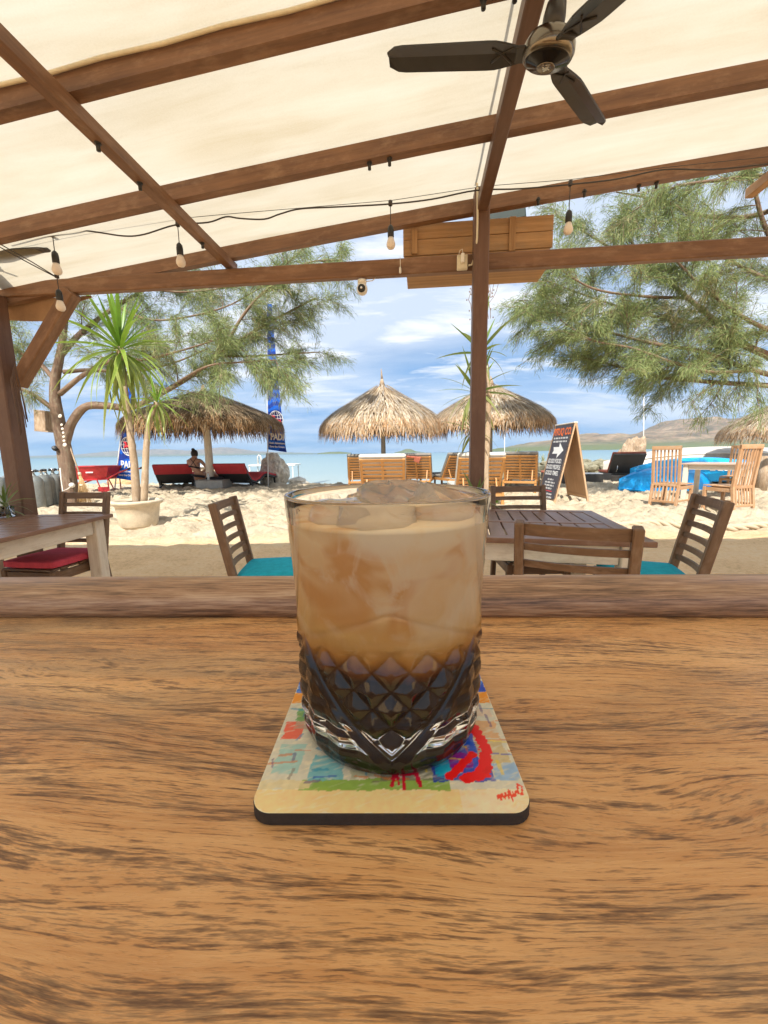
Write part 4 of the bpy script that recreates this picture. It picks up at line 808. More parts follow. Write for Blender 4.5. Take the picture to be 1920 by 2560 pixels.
def rosette(root, base, meshes, n, el_lo, el_hi, seed, parent=None, s_lo=0.85, s_hi=1.1):
    r0 = random.Random(seed); g0 = 2.39996
    for i in range(n):
        t = (i+0.5)/n; el = el_hi+(el_lo-el_hi)*t+r0.uniform(-8, 8); az = i*g0+r0.uniform(-0.3, 0.3)
        o = link('leaf', meshes[min(len(meshes)-1, int(t*len(meshes)))], parent or root); s = r0.uniform(s_lo, s_hi)
        o.location = Vector(base)+Vector((0, 0, -0.10*t*s)); o.rotation_mode = 'XYZ'
        o.matrix_basis = Matrix.Translation(o.location)@Matrix.Rotation(az, 4, 'Z')@Matrix.Rotation(-R(el), 4, 'Y')@Matrix.Rotation(r0.uniform(-0.4, 0.4), 4, 'X')@Matrix.Scale(s, 4)
brom = [leaf_mesh('leaf', 0.20, 0.020, 0.25, (0.13, 0.20, 0.05), (0.16, 0.22, 0.06)), leaf_mesh('leaf', 0.22, 0.020, 0.9, (0.14, 0.21, 0.06), (0.22, 0.24, 0.08)), leaf_mesh('leaf', 0.20, 0.018, 1.5, (0.16, 0.20, 0.07), (0.26, 0.22, 0.09))]
for lab, (x, y, z), sd, sc_f in (('green strap-leaved plant in a glass jar on the table by the corner post', G(18, 1292, 0.76), 3, 0.92), ('green strap-leaved plant in a glass jar on the table behind the tumbler', G(1190, 1292, 0.76), 8, 1.0)):
    p = thing('jar_plant', lab, 'plant', (x, y, z+0.001), 0)
    m = MB(); m.lathe([(0.0, 0.0), (0.042, 0.0), (0.045, 0.004), (0.045, 0.075), (0.0425, 0.075), (0.042, 0.008), (0.0, 0.007)], 28); m.build('jar', glass_clear, p)
    m = MB(); m.lathe([(0.0, 0.012), (0.03, 0.012), (0.032, 0.03), (0.022, 0.045), (0.012, 0.10), (0.0, 0.105)], 14); m.build('root_ball', simple('leafy_root', (0.14, 0.15, 0.06), 0.9, 0, 0.5, 40), p)
    rosette(p, (0, 0, 0.115), brom, 22, -18, 78, sd, s_lo=0.75*sc_f, s_hi=1.15*sc_f)

# ------------------------------------------------------------------ rope lying across the sand
def rope(name, pts, r_, label):
    m = MB(); P = [Vector(p) for p in pts]; n = len(P)
    for st_ in range(3):
        q = []
        for i in range(n):
            t = (P[min(i+1, n-1)]-P[max(i-1, 0)]).normalized(); u = t.orthogonal().normalized(); v = t.cross(u); a = i*0.55+st_*2.094; q.append(P[i]+(u*math.cos(a)+v*math.sin(a))*r_*0.55)
        m.tube(q, r_*0.6, 6)
    return tag(m.build(name, rope_mat), label, 'rope')
pts = []
for k in range(230):
    px = 400+k*(1980-400)/229; py = 1302+10*(px-400)/1520+2.5*math.sin(k*0.13)+1.5*math.sin(k*0.31)
    p = GS(px, py); p.z += 0.030; pts.append(p)
rope('mooring_rope', pts, 0.052, 'thick pale rope lying across the sand in front of the beach')
# ------------------------------------------------------------------ planter and dracaenas
pp = GS(346, 1323); pp = Vector((pp.x, pp.y+0.26, pp.z+0.05)); PS = 0.86*pp.y/6.2; pp.x = D(347, 1290, pp.y).x
pot = thing('plant_pot', 'wide cast stone pot holding two dracaenas on the sand', 'pot', (pp.x, pp.y, pp.z-0.03))
prof = [(0.0, 0.0), (0.30, 0.0), (0.335, 0.05), (0.36, 0.25), (0.385, 0.42), (0.45, 0.47), (0.465, 0.50), (0.45, 0.525), (0.40, 0.53), (0.37, 0.50), (0.36, 0.44), (0.0, 0.44)]
m = MB(); m.lathe([(r_*PS*0.93, z*PS*0.95) for r_, z in prof], 40); m.build('pot_body', pot_mat, pot); m = MB(); m.lathe([(0.36*PS*0.93, 0.452*PS), (0.18*PS, 0.475*PS), (0.0, 0.48*PS)], 24); m.build('soil', soil, pot)
def dracaena(label, path, rad, head, meshes, n, seed, lo=-62, hi=84, scale=1.0, heads=None):
    P = [Vector(p) for p in path]; d = thing('dracaena', label, 'plant', P[0], 0, None)
    Q = []; RR_ = []
    for i in range(len(P)-1):
        for k in range(6):
            t = k/6; p = P[i].lerp(P[i+1], t); Q.append(p); RR_.append(rad[i]*(1-t)+rad[i+1]*t+random.uniform(-1, 1)*0.003)
    Q.append(P[-1]); RR_.append(rad[-1])
    m = MB(); m.tube(Q, RR_, 12); m.build('trunk', palm_bark, d, True)
    for h, nn_, sc2, sd in (heads or [(P[-1], n, scale, seed)]):
        rosette(d, Vector(h)-P[0], meshes, nn_, lo, hi, sd, s_lo=0.8*sc2, s_hi=1.12*sc2)
    return d
YP = pp.y
big = [leaf_mesh('leaf', 0.92, 0.062, 0.12, (0.12, 0.24, 0.02), (0.20, 0.34, 0.035)), leaf_mesh('leaf', 1.0, 0.062, 0.55, (0.17, 0.30, 0.03), (0.26, 0.38, 0.05)), leaf_mesh('leaf', 1.02, 0.060, 1.0, (0.18, 0.30, 0.035), (0.32, 0.40, 0.07)), leaf_mesh('leaf', 0.95, 0.058, 1.5, (0.20, 0.28, 0.05), (0.38, 0.40, 0.12))]
dracaena('tall dracaena with a big bright green head of strap leaves in the stone pot', [(*D(343, 1265, YP),)]+[tuple(D(x, y, YP)) for x, y in [(336, 1160), (322, 1060), (308, 950), (300, 868)]], [0.068, 0.056, 0.050, 0.046, 0.052], None, big, 74, 5, scale=1.06)
dracaena('short dracaena with a small leaf head leaning beside the tall one in the pot', [tuple(D(x, y, YP-0.1)) for x, y in [(360, 1265), (365, 1130), (370, 1065), (380, 1035), (392, 1005)]], [0.055, 0.046, 0.042, 0.040, 0.036], None, big, 34, 9, scale=0.56)
mid = [leaf_mesh('leaf', 0.80, 0.068, 0.05, (0.10, 0.17, 0.03), (0.20, 0.28, 0.06)), leaf_mesh('leaf', 0.80, 0.068, 0.4, (0.12, 0.19, 0.04), (0.24, 0.28, 0.08)), leaf_mesh('leaf', 0.75, 0.066, 1.1, (0.15, 0.20, 0.05), (0.3, 0.3, 0.1))]
YD = 7.0
dp = [tuple(D(x, y, YD)) for x, y in [(1214, 1285), (1214, 1180), (1219, 1080), (1221, 1000), (1217, 930), (1208, 860)]]
dracaena('slender dracaena with sparse leaf tufts growing behind the centre post', dp, [0.06, 0.055, 0.05, 0.05, 0.042, 0.03], None, mid, 16, 13, lo=-35, heads=[(D(1188, 975, YD), 34, 1.0, 3), (D(1182, 1075, YD), 20, 0.7, 4), (D(1203, 875, YD), 16, 1.0, 5)])
pot2 = [leaf_mesh('leaf', 0.42, 0.05, 0.3, (0.18, 0.34, 0.02), (0.34, 0.46, 0.05)), leaf_mesh('leaf', 0.4, 0.05, 0.9, (0.2, 0.34, 0.03), (0.4, 0.46, 0.08))]
p = GS(1240, 1272); q = thing('low_plant', 'low bright green leafy plant on the sand behind the sea-side chair', 'plant', (p.x, p.y, p.z)); rosette(q, (0, 0, 0.12), pot2, 24, 10, 80, 6, s_lo=0.8, s_hi=1.3)
m = MB(); m.lathe([(0.0, -0.02), (0.03, 0.0), (0.025, 0.1), (0, 0.14)], 8); m.build('stem', palm_bark, q)

# ------------------------------------------------------------------ thatched parasols
def make_parasol(label, apex, base_z, R_, zedge, seed, nstraw=6500, dark=False, finial=0.35, rp=0.075, postmat=white_wood, no_post=False):
    ax, ay, az = apex; u = thing('thatch_parasol', label, 'parasol', (ax, ay, base_z), 0, 'thatched parasols on the beach'); r0 = np.random.default_rng(seed)
    Hh = az-base_z; drop = az-zedge
    m = MB(); m.tube([(0, 0, -0.15), (0.01, 0, Hh*0.4), (0, 0, Hh-0.1)], [rp*1.1, rp, rp*0.85], 14); m.build('pole', postmat, u)
    prof = [(0.02, 0.0), (0.10, 0.07), (0.30, 0.26), (0.55, 0.47), (0.78, 0.67), (0.92, 0.83), (1.0, 1.0)]
    m = MB(); m.lathe([(R_*0.985*r_, Hh-drop*d_-0.06) for r_, d_ in prof[:-1]]+[(R_*0.95, Hh-drop*0.9)], 40); m.build('thatch_base', simple('thatch_underlay', (0.20, 0.13, 0.07), 0.95, 0, 0.4, 9), u)
    for k in range(8):
        a = k*math.pi/4+0.2; m = MB(); m.tube([(R_*r_*0.9*math.cos(a), R_*r_*0.9*math.sin(a), Hh-drop*d_-0.12) for r_, d_ in (prof[1], prof[3], prof[5])], 0.022, 6); m.build('rib', plank_wood, u)
    rr = np.array([p[0] for p in prof]); dd_ = np.array([p[1] for p in prof])
    s = np.cumsum(np.r_[0, np.hypot(np.diff(rr)*R_, np.diff(dd_)*drop)]); stot = s[-1]
    n = nstraw; th_ = r0.uniform(0, 2*np.pi, n); s0 = stot*np.sqrt(r0.uniform(0.0, 0.985, n)); L = r0.uniform(0.35, 0.62, n)*stot/2.4; wd = r0.uniform(0.012, 0.030, n)
    fringe = r0.random(n) < 0.26; s0 = np.where(fringe, stot*r0.uniform(0.86, 0.98, n), s0)
    th2 = th_+r0.normal(0, 0.05, n); lift = r0.uniform(0.0, 0.05, n)
    def pos(sv, t, lf):
        over = np.maximum(sv-stot, 0); r_ = np.interp(np.minimum(sv, stot), s, rr)*R_; z = Hh-np.interp(np.minimum(sv, stot), s, dd_)*drop-over*0.93; r_ = r_+over*0.14+lf
        return np.stack([r_*np.cos(t), r_*np.sin(t), z+lf*0.6], -1)
    tang = np.stack([-np.sin(th_), np.cos(th_), 0*th_], -1)*wd[:, None]/2
    pts = []; 
    for k, fr in enumerate((0.0, 0.5, 1.0)):
        p = pos(s0+L*fr*np.where(fringe, 0.62, 1), th_+(th2-th_)*fr, lift*(0.5+fr*0.7)+0.008*fr); ww = (1.0, 0.9, 0.35)[k]; pts += [p-tang*ww, p+tang*ww]
    V = np.stack(pts, 1).reshape(-1, 3); b0 = np.arange(n)*6; F = np.concatenate([np.stack([b0, b0+1, b0+3, b0+2], -1), np.stack([b0+2, b0+3, b0+5, b0+4], -1)])
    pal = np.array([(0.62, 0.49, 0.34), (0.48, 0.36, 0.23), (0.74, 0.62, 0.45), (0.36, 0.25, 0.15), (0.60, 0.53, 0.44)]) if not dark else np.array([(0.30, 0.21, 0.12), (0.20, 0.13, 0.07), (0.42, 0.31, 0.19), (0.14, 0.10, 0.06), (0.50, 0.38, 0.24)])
    cidx = r0.integers(0, 5, n); c0 = pal[cidx]*r0.uniform(0.8, 1.15, (n, 1)); endc = np.where(((s0+L) > stot*0.97)[:, None], c0*np.array([1.15, 0.86, 0.62]), c0)
    col = np.stack([c0, c0, c0, c0, endc, endc], 1).reshape(-1, 3)
    o = mesh_np('thatch', V, F, straw_mat, u, col=col); tag(o, kind='stuff')
    m = MB(); m.lathe([(0.10, Hh-0.10), (0.055, Hh+0.05), (0.035, Hh+0.12)], 10); m.tube([(0, 0, Hh+0.1), (-0.01, 0, Hh+finial*0.7), (-0.02, 0, Hh+finial)], [0.035, 0.02, 0.006], 8); m.build('finial', grey_wood, u)
    return u
YU = 12.7
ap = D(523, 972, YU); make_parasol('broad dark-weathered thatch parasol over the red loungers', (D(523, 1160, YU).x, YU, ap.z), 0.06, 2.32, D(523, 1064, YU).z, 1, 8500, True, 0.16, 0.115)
YU = 12.2
ap = D(955, 958, YU); make_parasol('pale thatch parasol with pointed tip above the teak loungers', (D(958, 1150, YU).x, YU, ap.z), 0.06, 1.85, D(955, 1070, YU).z, 2, 7500, False, 0.42, 0.07, simple('grey_pole', (0.45, 0.42, 0.36), 0.7))
YU = 11.9
ap = D(1228, 957, YU); make_parasol('pale thatch parasol partly hidden by the centre post', (ap.x, YU, ap.z), 0.06, 1.75, D(1226, 1058, YU).z, 3, 7000, False, 0.2, 0.07, simple('grey_pole_b', (0.42, 0.38, 0.32), 0.7))
YU = 12.5
ap = D(1990, 985, YU); make_parasol('golden thatch parasol beyond the teak dining set', (ap.x, YU, ap.z), 0.06, 1.75, D(1990, 1080, YU).z, 4, 6000, False, 0.2, 0.09)
# ------------------------------------------------------------------ red wave loungers and their concrete table
def make_red_lounger(label, loc, rz_):
    l = thing('wave_lounger', label, 'sun lounger', loc, rz_, 'red padded loungers'); W = 1.02; l.scale = (1.1,)*3
    prof = [(-0.52, 0.70), (-0.36, 0.46), (-0.20, 0.28), (0.0, 0.22), (0.22, 0.28), (0.45, 0.40), (0.62, 0.42), (0.85, 0.36), (1.25, 0.30)]
    def slab(off0, off1, x0, x1, pr):
        P = [Vector((0, y, z)) for y, z in pr]; up_ = []; dn = []
        for i in range(len(P)):
            t = (P[min(i+1, len(P)-1)]-P[max(i-1, 0)]).normalized(); nrm_ = Vector((0, -t.z, t.y)); up_.append((P[i]+nrm_*off1)[1:]); dn.append((P[i]+nrm_*off0)[1:])
        return MB().extrude([tuple(p) for p in up_]+[tuple(p) for p in dn[::-1]], x0, x1)
    slab(-0.06, 0.0, -W/2, W/2, prof).build('wicker_frame', tray_black, l)
    slab(0.001, 0.055, -W/2+0.02, W/2-0.02, prof).build('pad', lounger_red, l)
    m = MB(); m.extrude([(-0.53, 0.765), (-0.60, 0.74), (-0.60, 0.70), (-0.445, 0.46), (-0.425, 0.475), (-0.58, 0.72), (-0.50, 0.735)], -W/2-0.01, W/2+0.01); m.build('headrest_drape', lounger_red, l)
    for s in (-1, 1):
        m = MB(); m.extrude([(-0.30, 0.30), (-0.16, 0.18), (0.02, 0.13), (0.10, 0.15), (-0.05, 0.0), (-0.30, 0.0), (-0.22, 0.12)], s*W/2*0.9-0.03, s*W/2*0.9+0.03); m.build('leg', tray_black, l)
        m = MB(); m.beam((s*W/2*0.85, 1.15, 0.0), (s*W/2*0.85, 1.12, 0.28), 0.05, 0.05, up=(0, 1, 0)); m.build('leg', tray_black, l)
    return l
p = GS(440, 1222); make_red_lounger('red padded wave lounger with a woman sitting on it', (p.x, p.y+0.2, p.z), R(14))
LA = (Vector((p.x, p.y+0.2, p.z)), R(14))
p = GS(600, 1222); make_red_lounger('empty red padded wave lounger beside the white rock', (p.x, p.y+0.2, p.z), R(-16))
p = GS(522, 1228); bl_ = thing('concrete_block_table', 'square grey concrete block table at the foot of the parasol pole', 'table', (p.x, p.y+0.45, p.z)); MB().box((0, 0, 0.14), (0.84, 0.8, 0.36), bev=0.012).build('block', concrete, bl_); MB().box((0, 0, 0.328), (0.86, 0.82, 0.012), bev=0.004).build('slab', concrete, bl_)
bt = Vector((p.x, p.y+0.4, p.z+0.335))
m = MB()
for k in range(5): m.lathe([(0.0, 0.0), (0.11, 0.01), (0.12, 0.05), (0.07, 0.09), (0.0, 0.10)], 10, (bt.x-0.12+0.12*k*0.7, bt.y+0.02*(k % 2), bt.z))
o = m.build('dark_towel', bikini_mat); tag(o, 'crumpled dark towel on the concrete block table', 'towel')
bo = thing('water_bottle', 'clear bottle with a red cap on the concrete block table', 'bottle', (bt.x-0.02, bt.y-0.3, bt.z)); m = MB(); m.lathe([(0, 0), (0.035, 0), (0.035, 0.16), (0.014, 0.20), (0.014, 0.22)], 12); m.build('body', simple('pale_bottle', (0.6, 0.65, 0.68), 0.2), bo); m = MB(); m.lathe([(0.016, 0.22), (0.016, 0.245), (0, 0.246)], 10); m.build('cap', red_paint, bo)

# ------------------------------------------------------------------ the woman on the lounger
def skin(name, verts, edges, mat, parent=None, sub=2, loc=(0, 0, 0)):
    me = bpy.data.meshes.new(name); me.from_pydata([v[:3] for v in verts], edges, []); o = link(name, me, parent); o.location = loc
    bm = bmesh.new(); bm.from_mesh(me); lay_ = bm.verts.layers.skin.verify(); bm.verts.ensure_lookup_table()
    for i, v in enumerate(bm.verts): r_ = verts[i][3]; v[lay_].radius = r_ if hasattr(r_, '__len__') else (r_, r_); v[lay_].use_root = (i == 0)
    bm.to_mesh(me); bm.free(); md = o.modifiers.new('skin', 'SKIN'); md.use_smooth_shade = True; o.modifiers.new('sub', 'SUBSURF').levels = sub; o.modifiers['sub'].render_levels = sub
    me.materials.append(mat); return o
px0, py0 = D(488, 1195, 12.9), D(488, 1195, 12.9)
PX, PY_, PZ = D(489, 1180, 12.95).x, 12.95, 0.08
pe = thing('person', 'woman in a black bikini with hair tied up sitting on the red lounger, leaning forward', 'person', (PX, PY_, PZ), 0); pe.scale = (1.15,)*3
b0 = [(0.10, 0.0, 0.34, (0.17, 0.14)), (0.05, 0.02, 0.50, (0.125, 0.10)), (-0.01, 0.03, 0.66, (0.14, 0.10)), (-0.05, 0.06, 0.80, (0.155, 0.095)), (-0.05, 0.10, 0.90, (0.06, 0.06)), (-0.05, 0.14, 0.98, (0.085, 0.10)), (-0.05, 0.17, 1.04, (0.075, 0.08)),
      (0.13, 0.07, 0.82, 0.055), (0.26, 0.11, 0.64, 0.046), (0.30, 0.05, 0.56, 0.042), (0.13, -0.03, 0.47, 0.034), (0.10, -0.05, 0.44, 0.03),
      (-0.22, 0.08, 0.80, 0.055), (-0.27, 0.2, 0.62, 0.045), (-0.18, 0.34, 0.52, 0.034),
      (0.22, 0.08, 0.36, 0.10), (0.34, 0.36, 0.44, 0.075), (0.40, 0.62, 0.30, 0.055), (0.42, 0.80, 0.22, 0.035),
      (0.0, 0.10, 0.36, 0.10), (0.02, 0.42, 0.46, 0.075), (0.06, 0.70, 0.32, 0.055), (0.08, 0.92, 0.26, 0.035)]
ed = [(0, 1), (1, 2), (2, 3), (3, 4), (4, 5), (5, 6), (3, 7), (7, 8), (8, 9), (9, 10), (10, 11), (3, 12), (12, 13), (13, 14), (0, 15), (15, 16), (16, 17), (17, 18), (0, 19), (19, 20), (20, 21), (21, 22)]
skin('body', b0, ed, skin_mat, pe)
m = MB(); m.lathe([(0.0, 1.125), (0.05, 1.12), (0.088, 1.07), (0.096, 1.01), (0.085, 0.95), (0.05, 0.93), (0.0, 0.93)], 16, (-0.05, 0.13, 0)); m.lathe([(0.0, 1.17), (0.035, 1.16), (0.048, 1.13), (0.03, 1.09), (0, 1.08)], 12, (-0.06, 0.09, 0)); m.build('hair', hair_mat, pe)
m = MB()
m.tube([(-0.15, -0.055, 0.66), (-0.08, -0.082, 0.655), (0.0, -0.085, 0.64), (0.08, -0.075, 0.62), (0.135, -0.02, 0.61)], 0.022, 8); m.tube([(-0.11, -0.03, 0.88), (0.0, -0.075, 0.76), (0.07, -0.075, 0.64)], 0.008, 6); m.tube([(0.05, -0.02, 0.88), (-0.02, -0.075, 0.76), (-0.10, -0.075, 0.66)], 0.008, 6)
m.build('bikini_top', bikini_mat, pe)
m = MB(); m.tube([(-0.07, -0.10, 0.42), (0.05, -0.155, 0.40), (0.17, -0.13, 0.38), (0.26, -0.03, 0.36)], 0.035, 8); m.build('bikini_bottom', bikini_mat, pe)

# ------------------------------------------------------------------ teak loungers with slatted backs
def make_teak_lounger(label, cloth):
    l = thing('teak_lounger', label, 'sun lounger', group='teak loungers with slatted backs'); W = 0.84; y0_, z0_, y1_, z1_ = 0.0, 0.34, -0.42, 0.98
    bx = lambda t: (y0_+(y1_-y0_)*t, z0_+(z1_-z0_)*t)
    for x, wd in ((-W/2+0.03, 0.055), (W/2-0.03, 0.055), (0.0, 0.05)):
        m = MB(); m.beam((x, *bx(-0.02)), (x, *bx(1.0)), wd, 0.035, 0.004, up=(1, 0, 0)) if False else m.beam((x, *bx(-0.02)), (x, *bx(1.0)), wd, 0.035, 0.004, up=(0, 0.8, 0.55)); m.build('back_stile', teak, l)
    n = 9
    for k in range(n):
        t = 0.06+0.9*k/(n-1); y, z = bx(t)
        m = MB(); m.box((0, y-0.010, z-0.004), (W-0.1, 0.014, 0.052 if k < n-1 else 0.06), Euler((R(33), 0, 0)), 0.002); m.build('back_slat', teak, l)
    tx = Vector((0, y1_-y0_, z1_-z0_)).normalized(); nr = Vector((0, -tx.z, tx.y))*-1
    m = MB(); c_ = Vector((0, *bx(0.54)))+Vector((0, 0.075, 0.045)); m.box(c_, (W+0.02, 0.085, 0.80), Euler((R(33.3), 0, 0)), 0.03); m.build('back_mattress', cloth, l)
    m = MB(); m.box((0, 0.72, 0.405), (W, 1.36, 0.085), bev=0.03); m.build('seat_mattress', cloth, l)
    for s in (-1, 1):
        MB().beam((s*(W/2-0.03), -0.40, 0.315), (s*(W/2-0.03), 1.42, 0.315), 0.04, 0.075, 0.004).build('side_rail', teak, l)
        for y in (-0.36, 1.36): MB().beam((s*(W/2-0.03), y, 0.0), (s*(W/2-0.03), y, 0.30), 0.055, 0.055, 0.004, up=(0, 1, 0)).build('leg', teak, l)
        MB().beam((s*(W/2-0.12), -0.34, 0.34), (s*(W/2-0.12), -0.19, 0.60), 0.03, 0.03, 0.003, up=(1, 0, 0)).build('back_prop', teak, l)
    MB().beam((-W/2+0.05, -0.38, 0.30), (W/2-0.05, -0.38, 0.30), 0.035, 0.06, 0.004).build('cross_rail', teak, l)
    MB().beam((-W/2+0.05, 1.40, 0.30), (W/2-0.05, 1.40, 0.30), 0.035, 0.06, 0.004).build('cross_rail', teak, l)
    return l
tl = make_teak_lounger('x', grey_cloth); tlp = make_teak_lounger('x', pale_cloth); fg = [True]; fp = [True]
def put_teak(px, topy, Y, rz_, label, pale=False):
    if pale: o = tlp if fp[0] else copy_tree(tlp); fp[0] = False
    else: o = tl if fg[0] else copy_tree(tl); fg[0] = False
    x = D(px, 1180, Y).x; place(o, (x, Y, gz(x, Y)), rz_, label); return o
put_teak(907, 1145, 11.3, R(4), 'grey-cushioned teak lounger under the pointed parasol, half hidden by a pale one')
put_teak(958, 1157, 7.6, R(-2), 'pale-cushioned teak lounger seen over the far rim of the tumbler', True)
put_teak(1043, 1140, 11.2, R(-12), 'grey-cushioned teak lounger with a towel draped over its back')
put_teak(1135, 1140, 11.6, R(22), 'grey-cushioned teak lounger turned sideways behind the centre post')
put_teak(1194, 1152, 7.5, R(-3), 'pale-cushioned teak lounger behind the centre post', True)
put_teak(1302, 1131, 10.4, R(-24), 'grey-cushioned teak lounger beside the chalkboard sign')
p = D(1042, 1140, 10.76); m = MB(); m.box((0, 0, 0), (0.40, 0.12, 0.05), bev=0.02); m.box((0.1, -0.06, -0.06), (0.16, 0.02, 0.14), Euler((0.3, 0.3, 0)), 0.008); o = m.build('folded_towel', terracotta_cloth); o.location = p+Vector((-0.08, 0.0, -0.03)); o.rotation_euler = (0, R(6), R(-12)); tag(o, 'brown towel draped over the back of a teak lounger', 'towel')

# ------------------------------------------------------------------ A-frame chalkboard sign
f1, f2 = GS(1368, 1263), GS(1459, 1264); b1 = GS(1427, 1251)
mid_ = (f1+f2)/2
base = Vector((mid_.x+0.12, mid_.y+0.42, mid_.z)); AH = 1.62; half = (f2-f1).length/2
ab = thing('chalkboard_sign', 'tall folding A-frame chalkboard sign with white arrow and GOOD FOOD lettering', 'sign', base, R(0)); PW_ = 0.86
for s, mt in ((-1, slate), (1, slate)):
    ang_ = math.atan2(half, AH); L = math.hypot(half, AH)
    mtx = Matrix.Translation((s*half/2+s*0.012, 0, AH/2))@Matrix.Rotation(-s*ang_, 4, 'Y')
    def sub(name, c, size, mat, bev=0.004, mtx=mtx, par=ab): m = MB(); m.box(c, size, bev=bev); return m.build(name, mat, par, xf=mtx)
    pn = sub('panel', (0, 0, 0.06), (0.014, PW_-0.05, L-0.16), ply if True else slate)
    sub('board_face', (s*0.011, 0, 0.05), (0.006, PW_, L-0.14), slate, 0.002, par=ab)
    for y in (-1, 1): sub('frame_leg', (-s*0.004, y*(PW_/2-0.025), 0), (0.036, 0.05, L), ply, par=ab)
    sub('frame_rail', (-s*0.004, 0, -L/2+0.17), (0.034, PW_-0.1, 0.055), ply, par=ab); sub('frame_rail', (-s*0.004, 0, L/2-0.03), (0.034, PW_-0.1, 0.05), ply, par=ab)
    if s == -1:
        fm = mtx@Matrix.Translation((-0.0165, 0, 0))@Matrix(((0, 0, -1, 0), (-1, 0, 0, 0), (0, 1, 0, 0), (0, 0, 0, 1)))
        T = lambda x, y: fm@Matrix.Translation((x, y, 0))
        text_mesh('heading', 'PITUQ CO.', 0.20, paper_orange, ab, T(0, 0.66), bold=0.006, sx=0.82)
        def small_line(y, wd, h=0.036):                       # print too small to read in the photo: a row of letter-sized marks
            m = MB(); x = -wd/2
            while x < wd/2:
                for q in range(random.randint(3, 7)):
                    if x > wd/2: break
                    m.add([fm@Vector(p) for p in ((x, y-h/2, 0), (x+0.014, y-h/2, 0), (x+0.014, y+h/2*random.uniform(0.5, 1), 0), (x, y+h/2, 0))], [(0, 1, 2, 3)]); x += 0.021
                x += 0.024
            m.build('small_print', paper_white, ab)
        small_line(0.535, 0.66); small_line(0.465, 0.62)
        V = [(-0.24, 0.05), (0.02, 0.05), (0.02, 0.14), (0.26, -0.02), (0.02, -0.18), (0.02, -0.09), (-0.24, -0.09), (-0.19, -0.02)]
        m = MB(); m.add([fm@Vector((x, y+0.30, 0)) for x, y in V], [tuple(range(8))]); m.build('arrow', paper_white, ab)
        for i, tx_ in enumerate(('GOOD FOOD.', 'GOOD PEOPLE.', 'GOOD TIMES.')): text_mesh('lettering', tx_, 0.125, paper_white, ab, T(-0.02, 0.055-0.125*i), bold=0.003, sx=0.8)
        for i, wd in enumerate((0.26, 0.46, 0.44, 0.28)): small_line(-0.325-0.062*i, wd)
        m = MB(); m.box((0, 0, 0), (0.4, 0.014, 0.001), bev=0.0002); m.build('underline', paper_red, ab, xf=T(0, -0.565))
        for i, wd in enumerate((0.48, 0.56, 0.6)): small_line(-0.625-0.066*i, wd)
MB().box((0, 0, AH+0.0), (0.07, PW_, 0.02), bev=0.003).build('top_hinge', white_paint, ab)
# ------------------------------------------------------------------ wicker loungers, side table
def make_wicker_lounger(label, loc, rz_):
    l = thing('wicker_lounger', label, 'sun lounger', loc, rz_, 'dark wicker loungers'); W = 0.95
    MB().box((0, 0.55, 0.15), (W, 1.5, 0.30), bev=0.012).build('base', wicker, l); MB().box((0, -0.26, 0.13), (W, 0.1, 0.24), bev=0.012).build('foot_panel', wicker, l)
    m = MB(); m.box((0, -0.06, 0.62), (W, 0.05, 0.80), Euler((R(37), 0, 0)), 0.012); m.build('backrest', wicker, l)
    m = MB(); m.box((0, 0.01, 0.67), (W+0.02, 0.07, 0.82), Euler((R(37), 0, 0)), 0.025); m.build('back_cushion', terracotta_cloth, l); MB().box((0, 0.85, 0.335), (W, 1.1, 0.07), bev=0.025).build('seat_cushion', terracotta_cloth, l)
    for s in (-1, 1):
        m = MB(); m.tube([(s*0.3, -0.18, 0.56), (s*0.3, -0.16, 0.42), (s*0.3, -0.05, 0.31), (s*0.3, 0.1, 0.30)], 0.012, 8); m.build('strut', chrome, l)
    MB().box((0, -0.22, 0.305), (W-0.06, 0.02, 0.02), bev=0.004).build('cross_bar', black_plastic, l)
    return l
p = GS(1568, 1208); make_wicker_lounger('dark wicker lounger with terracotta cushion next to the blue kayaks', (p.x+0.1, p.y+0.3, p.z), R(-14))
p = GS(1422, 1211); make_wicker_lounger('dark wicker lounger behind the chalkboard sign', (p.x-0.1, p.y+0.3, p.z), R(-14))
p = GS(1482, 1210); s_ = thing('wicker_side_table', 'square dark wicker side table with a pale towel between wicker loungers', 'table', (p.x+0.05, p.y+0.25, p.z), R(-14)); MB().box((0, 0, 0.15), (0.62, 0.55, 0.32), bev=0.012).build('body', wicker, s_); MB().box((0, 0.02, 0.325), (0.6, 0.5, 0.025), bev=0.01).build('glass_top', white_paint, s_)
# driftwood stump and mast beyond the loungers
def rock_obj(name, c, size, seed, mat, label, cat, sub=4, amp=0.22, group=None, freq=1.7, kind=None):
    bm = bmesh.new(); bmesh.ops.create_icosphere(bm, subdivisions=sub, radius=1)
    for v in bm.verts:
        p_ = v.co.copy(); k = 1+amp*mnoise.fractal(p_*freq+Vector((seed*3.7, seed, 0)), 0.9, 2.1, 5)+0.10*mnoise.noise(p_*freq*3.7+Vector((seed, 4, 1))); v.co = Vector((p_.x*size[0]*k, p_.y*size[1]*k, p_.z*size[2]*k))
    me = bpy.data.meshes.new(name); bm.to_mesh(me); bm.free(); me.polygons.foreach_set('use_smooth', [False]*len(me.polygons)); me.materials.append(mat); o = link(name, me); o.location = c
    at = me.attributes.new('gc', 'FLOAT_VECTOR', 'POINT'); at.data.foreach_set('vector', np.array([(v.co.z, v.co.x, v.co.y) for v in me.vertices], np.float32).ravel())
    return tag(o, label, cat, group, kind)
p = D(1588, 1110, 15.5); rock_obj('driftwood_stump', (p.x, 15.5, 0.75), (0.48, 0.4, 0.85), 3, grey_wood, 'upright weathered driftwood stump behind the wicker loungers', 'stump', 4, 0.35)
